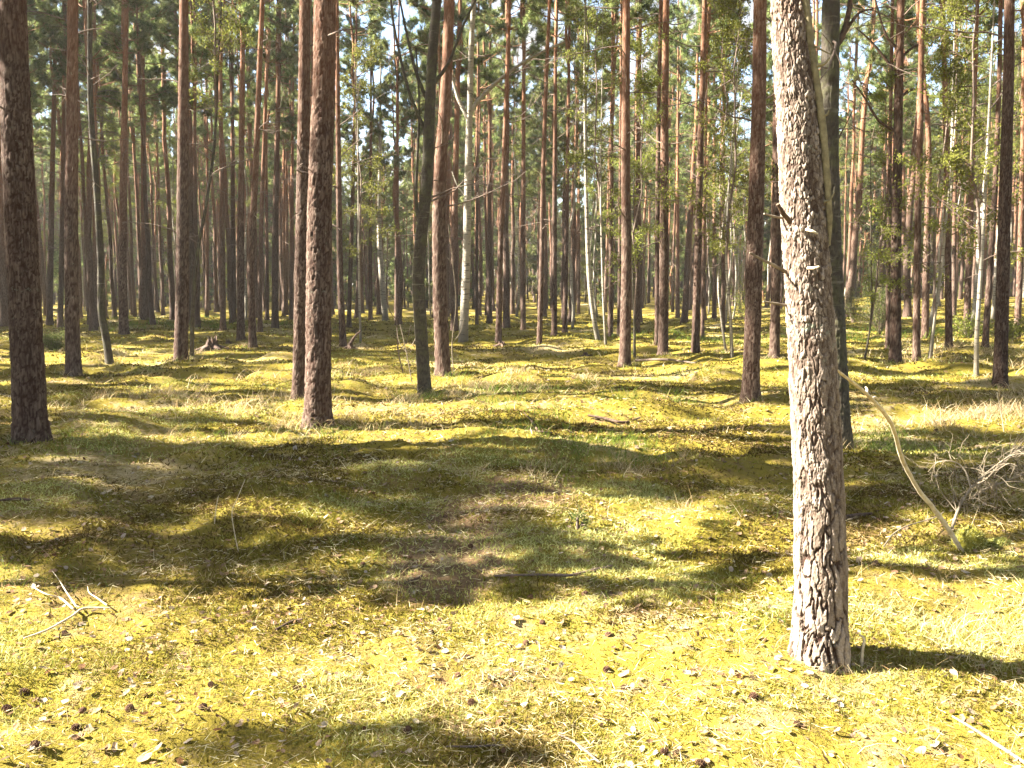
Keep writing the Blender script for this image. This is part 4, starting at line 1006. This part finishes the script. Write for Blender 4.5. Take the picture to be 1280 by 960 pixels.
pix_branch('fallen_twig', [(1055, 650), (1072, 648), (1090, 645)], [6, 7, 3], 'dark broken stick pointing away from the front pine', M_stump, 'stick', lift=.02)
pix_branch('fallen_branch', [(635, 537), (655, 541), (690, 544)], [2.5, 3, 2], 'thin dark branch lying in the hollow of the clearing', M_stump, lift=.03, twigs=[([(672, 542), (664, 530), (655, 520)], 3, None)])
pix_branch('fallen_branch', [(735, 523), (755, 527), (780, 528), (800, 526)], [3, 3.5, 3.5, 2], 'thin dark branch lying on the brown path of the clearing', M_stump, lift=.04)
pix_branch('fallen_branch', [(0, 628), (20, 627), (38, 628)], [3, 4, 3], 'dark branch end lying in the broad shadow band', M_stump, lift=.02)
pix_branch('fallen_branch', [(795, 453), (830, 452), (870, 450)], [3, 3, 2], 'straight dead branch lying past the touching twin pines', M_twig, lift=.05)
x, y, z = on_ground(1075, 832)
pix_branch('dry_stalk', [(1077, 832), (1078, 815), (1080, 799), (1074, 793)], [4, 4, 3.5, 2.5], 'snapped bent dead stem by the foot of the front pine', M_pale, 'dry stalk', Ys=[y, y, y, y])
for (pts, lab) in (([(298, 690), (293, 665), (290, 640), (297, 622), (306, 600)], 'thin tall dead stem standing in the broad shadow band'), ([(268, 655), (270, 635), (273, 620)], 'short thin dead stem close to a taller one in shadow'), ([(1280 - 25, 540), (1252, 520), (1246, 490)], 'dry stalk standing in bleached grass below a dark pine')):
    y = on_ground(*pts[0])[1]; pix_branch('dry_stalk', pts, [1.3, 1.1, .8], lab, M_pale, 'dry stalk', Ys=[y] * len(pts))
# saplings round the crooked birch
for pts, w, lab in (([(505, 470), (498, 440), (496, 400), (498, 350)], 2.6, 'bare thin sapling leaning beside the crooked mossy birch'), ([(515, 478), (508, 440), (500, 405)], 2, 'second bare sapling closer to the crooked mossy birch'), ([(567, 466), (565, 430), (570, 380), (566, 330), (560, 280)], 2.0, 'pale leafing sapling just past the bent brown pine')):
    y = on_ground(*pts[0])[1]; pix_branch('sapling', pts, [w * .7, w * .55, w * .35], lab, M_twig if w > 2.2 else M_brush, 'sapling', Ys=[y] * len(pts), twigs=[([pts[1], (pts[1][0] + 10, pts[1][1] - 14), (pts[1][0] + 16, pts[1][1] - 34)], w * .5, y), ([pts[-2], (pts[-2][0] - 9, pts[-2][1] - 12), (pts[-2][0] - 12, pts[-2][1] - 30)], w * .5, y)])

def stump(px, py, w, h, label, seed, spikes=5, roots=6):
    x, y, z = on_ground(px, py, gz_big); z = float(gz(x, y)); rg = np.random.default_rng(seed); g = Geo(); R = .5 * w * y / FPX; Hs = h * y / FPX
    n = 26; th = np.linspace(0, 2 * PI, n, endpoint=False); rows = []
    top = .45 + .55 * np.abs(np.sin(th * spikes / 2 + seed)) ** 2.2 * rg.uniform(.6, 1, n)
    for f in np.linspace(-.2, 1, 9):
        r = R * (.62 + .9 * np.exp(-max(f, 0) * 4) * (.6 + .4 * np.cos(roots * th))) * (1 + .12 * rg.normal(size=n)) * (1 - .35 * max(f, 0)); rows.append(np.stack([r * np.cos(th), r * np.sin(th), Hs * f * top], 1))
    for f in (.8, .4): rows.append(np.stack([R * .3 * f * np.cos(th), R * .3 * f * np.sin(th), Hs * .4 * np.ones(n)], 1))
    V = np.concatenate(rows); m = len(rows); i = np.arange(m - 1)[:, None] * n; j = np.arange(n)[None, :]; k = (j + 1) % n
    g.add(V, np.stack([i + j, i + k, i + n + k, i + n + j], -1).reshape(-1, 4))
    for q in range(roots):
        a = 2 * PI * q / roots + rg.normal() * .3; L = R * rg.uniform(1.6, 2.8); tube(g, spline([(math.cos(a) * R * .5, math.sin(a) * R * .5, Hs * .25), (math.cos(a) * L * .6, math.sin(a) * L * .6, Hs * .1), (math.cos(a + .2) * L, math.sin(a + .2) * L, -.03)], 7), np.linspace(R * .25, R * .06, 7), 6, 0, rough=.3, seed=q)
    o = g.build('tree_stump', [M_stump], loc=(x, y, z)); tag(o, label, 'tree stump'); return o
stump(266, 442, 26, 22, 'dark torn root stump beside the thin wavy birch', 3)
stump(285, 431, 9, 8, 'small black stump just past the torn root stump', 4)
stump(732, 446, 10, 7, 'low black stump alone in the sunlit clearing', 6)
stump(627, 434, 16, 9, 'rotten stump at the foot of the slim dark rooty pine', 8)
stump(848, 420, 9, 6, 'small dark stump in grass behind the pine past the twins', 9)
s_ = stump(438, 438, 12, 11, 'broken stump with one long splinter sticking up slantwise', 12)
g = Geo(); yb = s_.location.y; tube(g, spline([np.array(at_depth(*p, yb)) - np.array(s_.location) for p in ((434, 437), (439, 428), (444, 420), (451, 413))], 10), np.linspace(4.5, 1.5, 10) * .5 * yb / FPX, 6, 0, rough=.4); g.build('splinter', [M_stump], s_)

# moss mound at the foot of the slanting branch
def mound(px, py, w, h, label, seed):
    x, y, z = on_ground(px, py); rg = np.random.default_rng(seed); R = .5 * w * y / FPX; Hh = h * y / FPX
    th, ph = np.meshgrid(np.linspace(0, 2 * PI, 40, endpoint=False), np.linspace(0, PI / 2 + .5, 18)); k = 1 + .35 * (fbm(np.cos(th) * 2 + seed, np.sin(th) * 2 + ph * 2, seed, 3) - .5)
    V = np.stack([R * np.sin(ph) * np.cos(th) * k, R * .8 * np.sin(ph) * np.sin(th) * k, Hh * np.cos(ph) * k], -1).reshape(-1, 3); i = np.arange(17)[:, None] * 40; j = np.arange(40)[None, :]; q = (j + 1) % 40
    g = Geo(); g.add(V, np.stack([i + j, i + 40 + j, i + 40 + q, i + q], -1).reshape(-1, 4), 0, .55)
    n = 1300; u = rg.random(n) * 2 * PI; c = rg.random(n); s = np.sqrt(1 - c * c); kk = 1 + .35 * (fbm(np.cos(u) * 2 + seed, np.sin(u) * 2 + np.arccos(c) * 2, seed, 3) - .5)
    P = np.stack([R * s * np.cos(u) * kk, R * .8 * s * np.sin(u) * kk, Hh * c * kk], 1); blades(g, P, P / R + rg.normal(size=(n, 3)) * .9 + np.array([0, 0, .3]), .02 * rg.uniform(.6, 1.3, n), .006, 0, np.clip(rg.normal(size=n) * .2 + .75, 0, 1), rg)
    o = g.build('moss_mound', [M_moss], loc=(x, y, z - .01)); tag(o, label, 'moss mound')
mound(1212, 684, 44, 26, 'bright cushion of moss at the foot of the slanting branch', 3)
mound(1250, 682, 26, 10, 'lower moss cushion just past the bright one under the brushwood', 5)

def shrub(px, py, h, w, label, seed, dens=1.0, needle=True, name='shrub', cat='shrub'):
    x, y, z = on_ground(px, py, gz_big); z = float(gz(x, y)); Hs = h * y / FPX; R = .5 * w * y / FPX; rg = np.random.default_rng(seed)
    t = tag(empty(name, (x, y, z)), label, cat); g = Geo(); gf = Geo(); P = []; D = []
    for k in range(int(26 * dens)):
        a = rg.random() * 6.28; f = rg.random(); d = np.array([math.cos(a) * (1 - .5 * f) * R, math.sin(a) * (1 - .5 * f) * R, Hs * (.3 + .7 * f)]) * rg.uniform(.6, 1.05)
        Q = spline([(0, 0, -.03), d * .5 + rg.normal(size=3) * R * .12 + np.array([0, 0, Hs * .08]), d], 6); tube(g, Q, np.linspace(.012, .003, 6), 4, 0)
        nn = int(70 * dens); s = rg.uniform(.35, 1, nn); P.append(Q[np.minimum((s * 5).astype(int), 4)] + rg.normal(size=(nn, 3)) * R * .17); D.append(rg.normal(size=(nn, 3)) * .7 + d / np.linalg.norm(d))
    P = np.concatenate(P); D = np.concatenate(D); P[:, 2] = np.maximum(P[:, 2], .01)
    blades(gf, P, D, rg.uniform(.05, .11, len(P)), .016 if needle else .04, 0, np.clip(rg.normal(size=len(P)) * .25 + .5, 0, 1), rg)
    g.build('stem', [M_twig], t); gf.build('foliage', [M_needle if needle else M_leaf], t); return t
shrub(66, 438, 24, 44, 'low dark green bush at the feet of two thin pines', 1, 1.3)
shrub(1100, 420, 95, 60, 'airy young conifer thicket seen just past the front pine', 2, 1.6, name='young_conifer', cat='young conifer')
shrub(1066, 405, 70, 36, 'small airy conifer touching the alder trunk in view', 7, 1.0, name='young_conifer', cat='young conifer')
shrub(722, 672, 22, 34, 'tiny pine seedling among dead leaves by the path', 3, .16, name='pine_seedling', cat='seedling')
shrub(548, 330 + 105, 40, 30, 'small leafing shrub between the crooked birch and the bent pine', 4, .5, False)
shrub(1212, 425, 40, 70, 'tangled scrub with few leaves under the dark pine on the bank', 5, .8, False)
shrub(1262, 432, 44, 50, 'leafing scrub at the edge beyond the brushwood', 9, .8, False)
shrub(930, 400, 60, 60, 'thin leafing bush behind the dark reddish pine', 6, .7, False)

# ------------------------------------------------------------------ light, sky, view
w = bpy.data.worlds.new('World'); scene.world = w; w.use_nodes = True; nt = w.node_tree; nt.nodes.clear(); n = N(nt)
sky = n('ShaderNodeTexSky', sky_type='NISHITA', sun_disc=False, sun_elevation=SUN_EL, sun_rotation=SUN_AZ, air_density=1.0, dust_density=1.2, ozone_density=1.0)
tc = n('ShaderNodeTexCoord').outputs['Generated']
cl = n('ShaderNodeTexNoise', {'Vector': n('ShaderNodeMapping', {0: tc, 'Scale': (3, 3, 6)}).outputs[0], 'Scale': 1.4, 'Detail': 6.0, 'Roughness': .55}).outputs[0]
cm = n('ShaderNodeMapRange', {0: cl, 1: .48, 2: .60}).outputs[0]
col = n.mix(cm, sky.outputs[0], (2.0, 2.0, 2.0))
bg = n('ShaderNodeBackground', {'Color': col, 'Strength': .05})
n('ShaderNodeOutputWorld', {'Surface': bg.outputs[0]})
sl = bpy.data.lights.new('sun', 'SUN'); sl.energy = 5.0; sl.angle = math.radians(.53); sl.color = (1, .95, .85)
so = bpy.data.objects.new('sun', sl); COL.objects.link(so)
from mathutils import Vector
sd = Vector((math.sin(SUN_AZ) * math.cos(SUN_EL), math.cos(SUN_AZ) * math.cos(SUN_EL), math.sin(SUN_EL)))
so.rotation_euler = sd.to_track_quat('Z', 'Y').to_euler()
scene.view_settings.view_transform = 'Standard'; scene.view_settings.look = 'None'
scene.view_settings.exposure = 3.4; scene.view_settings.gamma = 1.0; scene.view_settings.use_curve_mapping = False
c = scene.cycles
c.max_bounces = 6; c.diffuse_bounces = 4; c.glossy_bounces = 1; c.transmission_bounces = 3; c.transparent_max_bounces = 4
c.use_denoising = True; c.denoiser = 'OPENIMAGEDENOISE'; c.denoising_input_passes = 'RGB_ALBEDO_NORMAL'; c.denoising_prefilter = 'ACCURATE'; c.sample_clamp_direct = 6; c.sample_clamp_indirect = 4

HAZE = 0.0005
if HAZE:
    hv, hn = mat_new('forest_air'); q = N(hn)
    v = q('ShaderNodeVolumePrincipled', {'Color': (.95, .93, .86, 1), 'Density': HAZE, 'Anisotropy': .3})
    hn.links.new(v.outputs[0], q('ShaderNodeOutputMaterial').inputs['Volume'])
    g = Geo(); a, b = (-320, -60, -14), (320, 330, 30)
    g.add([(x, y, z) for z in (a[2], b[2]) for y in (a[1], b[1]) for x in (a[0], b[0])], [[0, 2, 3, 1], [4, 5, 7, 6], [0, 1, 5, 4], [2, 6, 7, 3], [0, 4, 6, 2], [1, 3, 7, 5]])
    o = g.build('haze', [hv], smooth=False); o['kind'] = 'stuff'; o['label'] = 'thin bright air between the far trunks'
    c.volume_bounces = 0
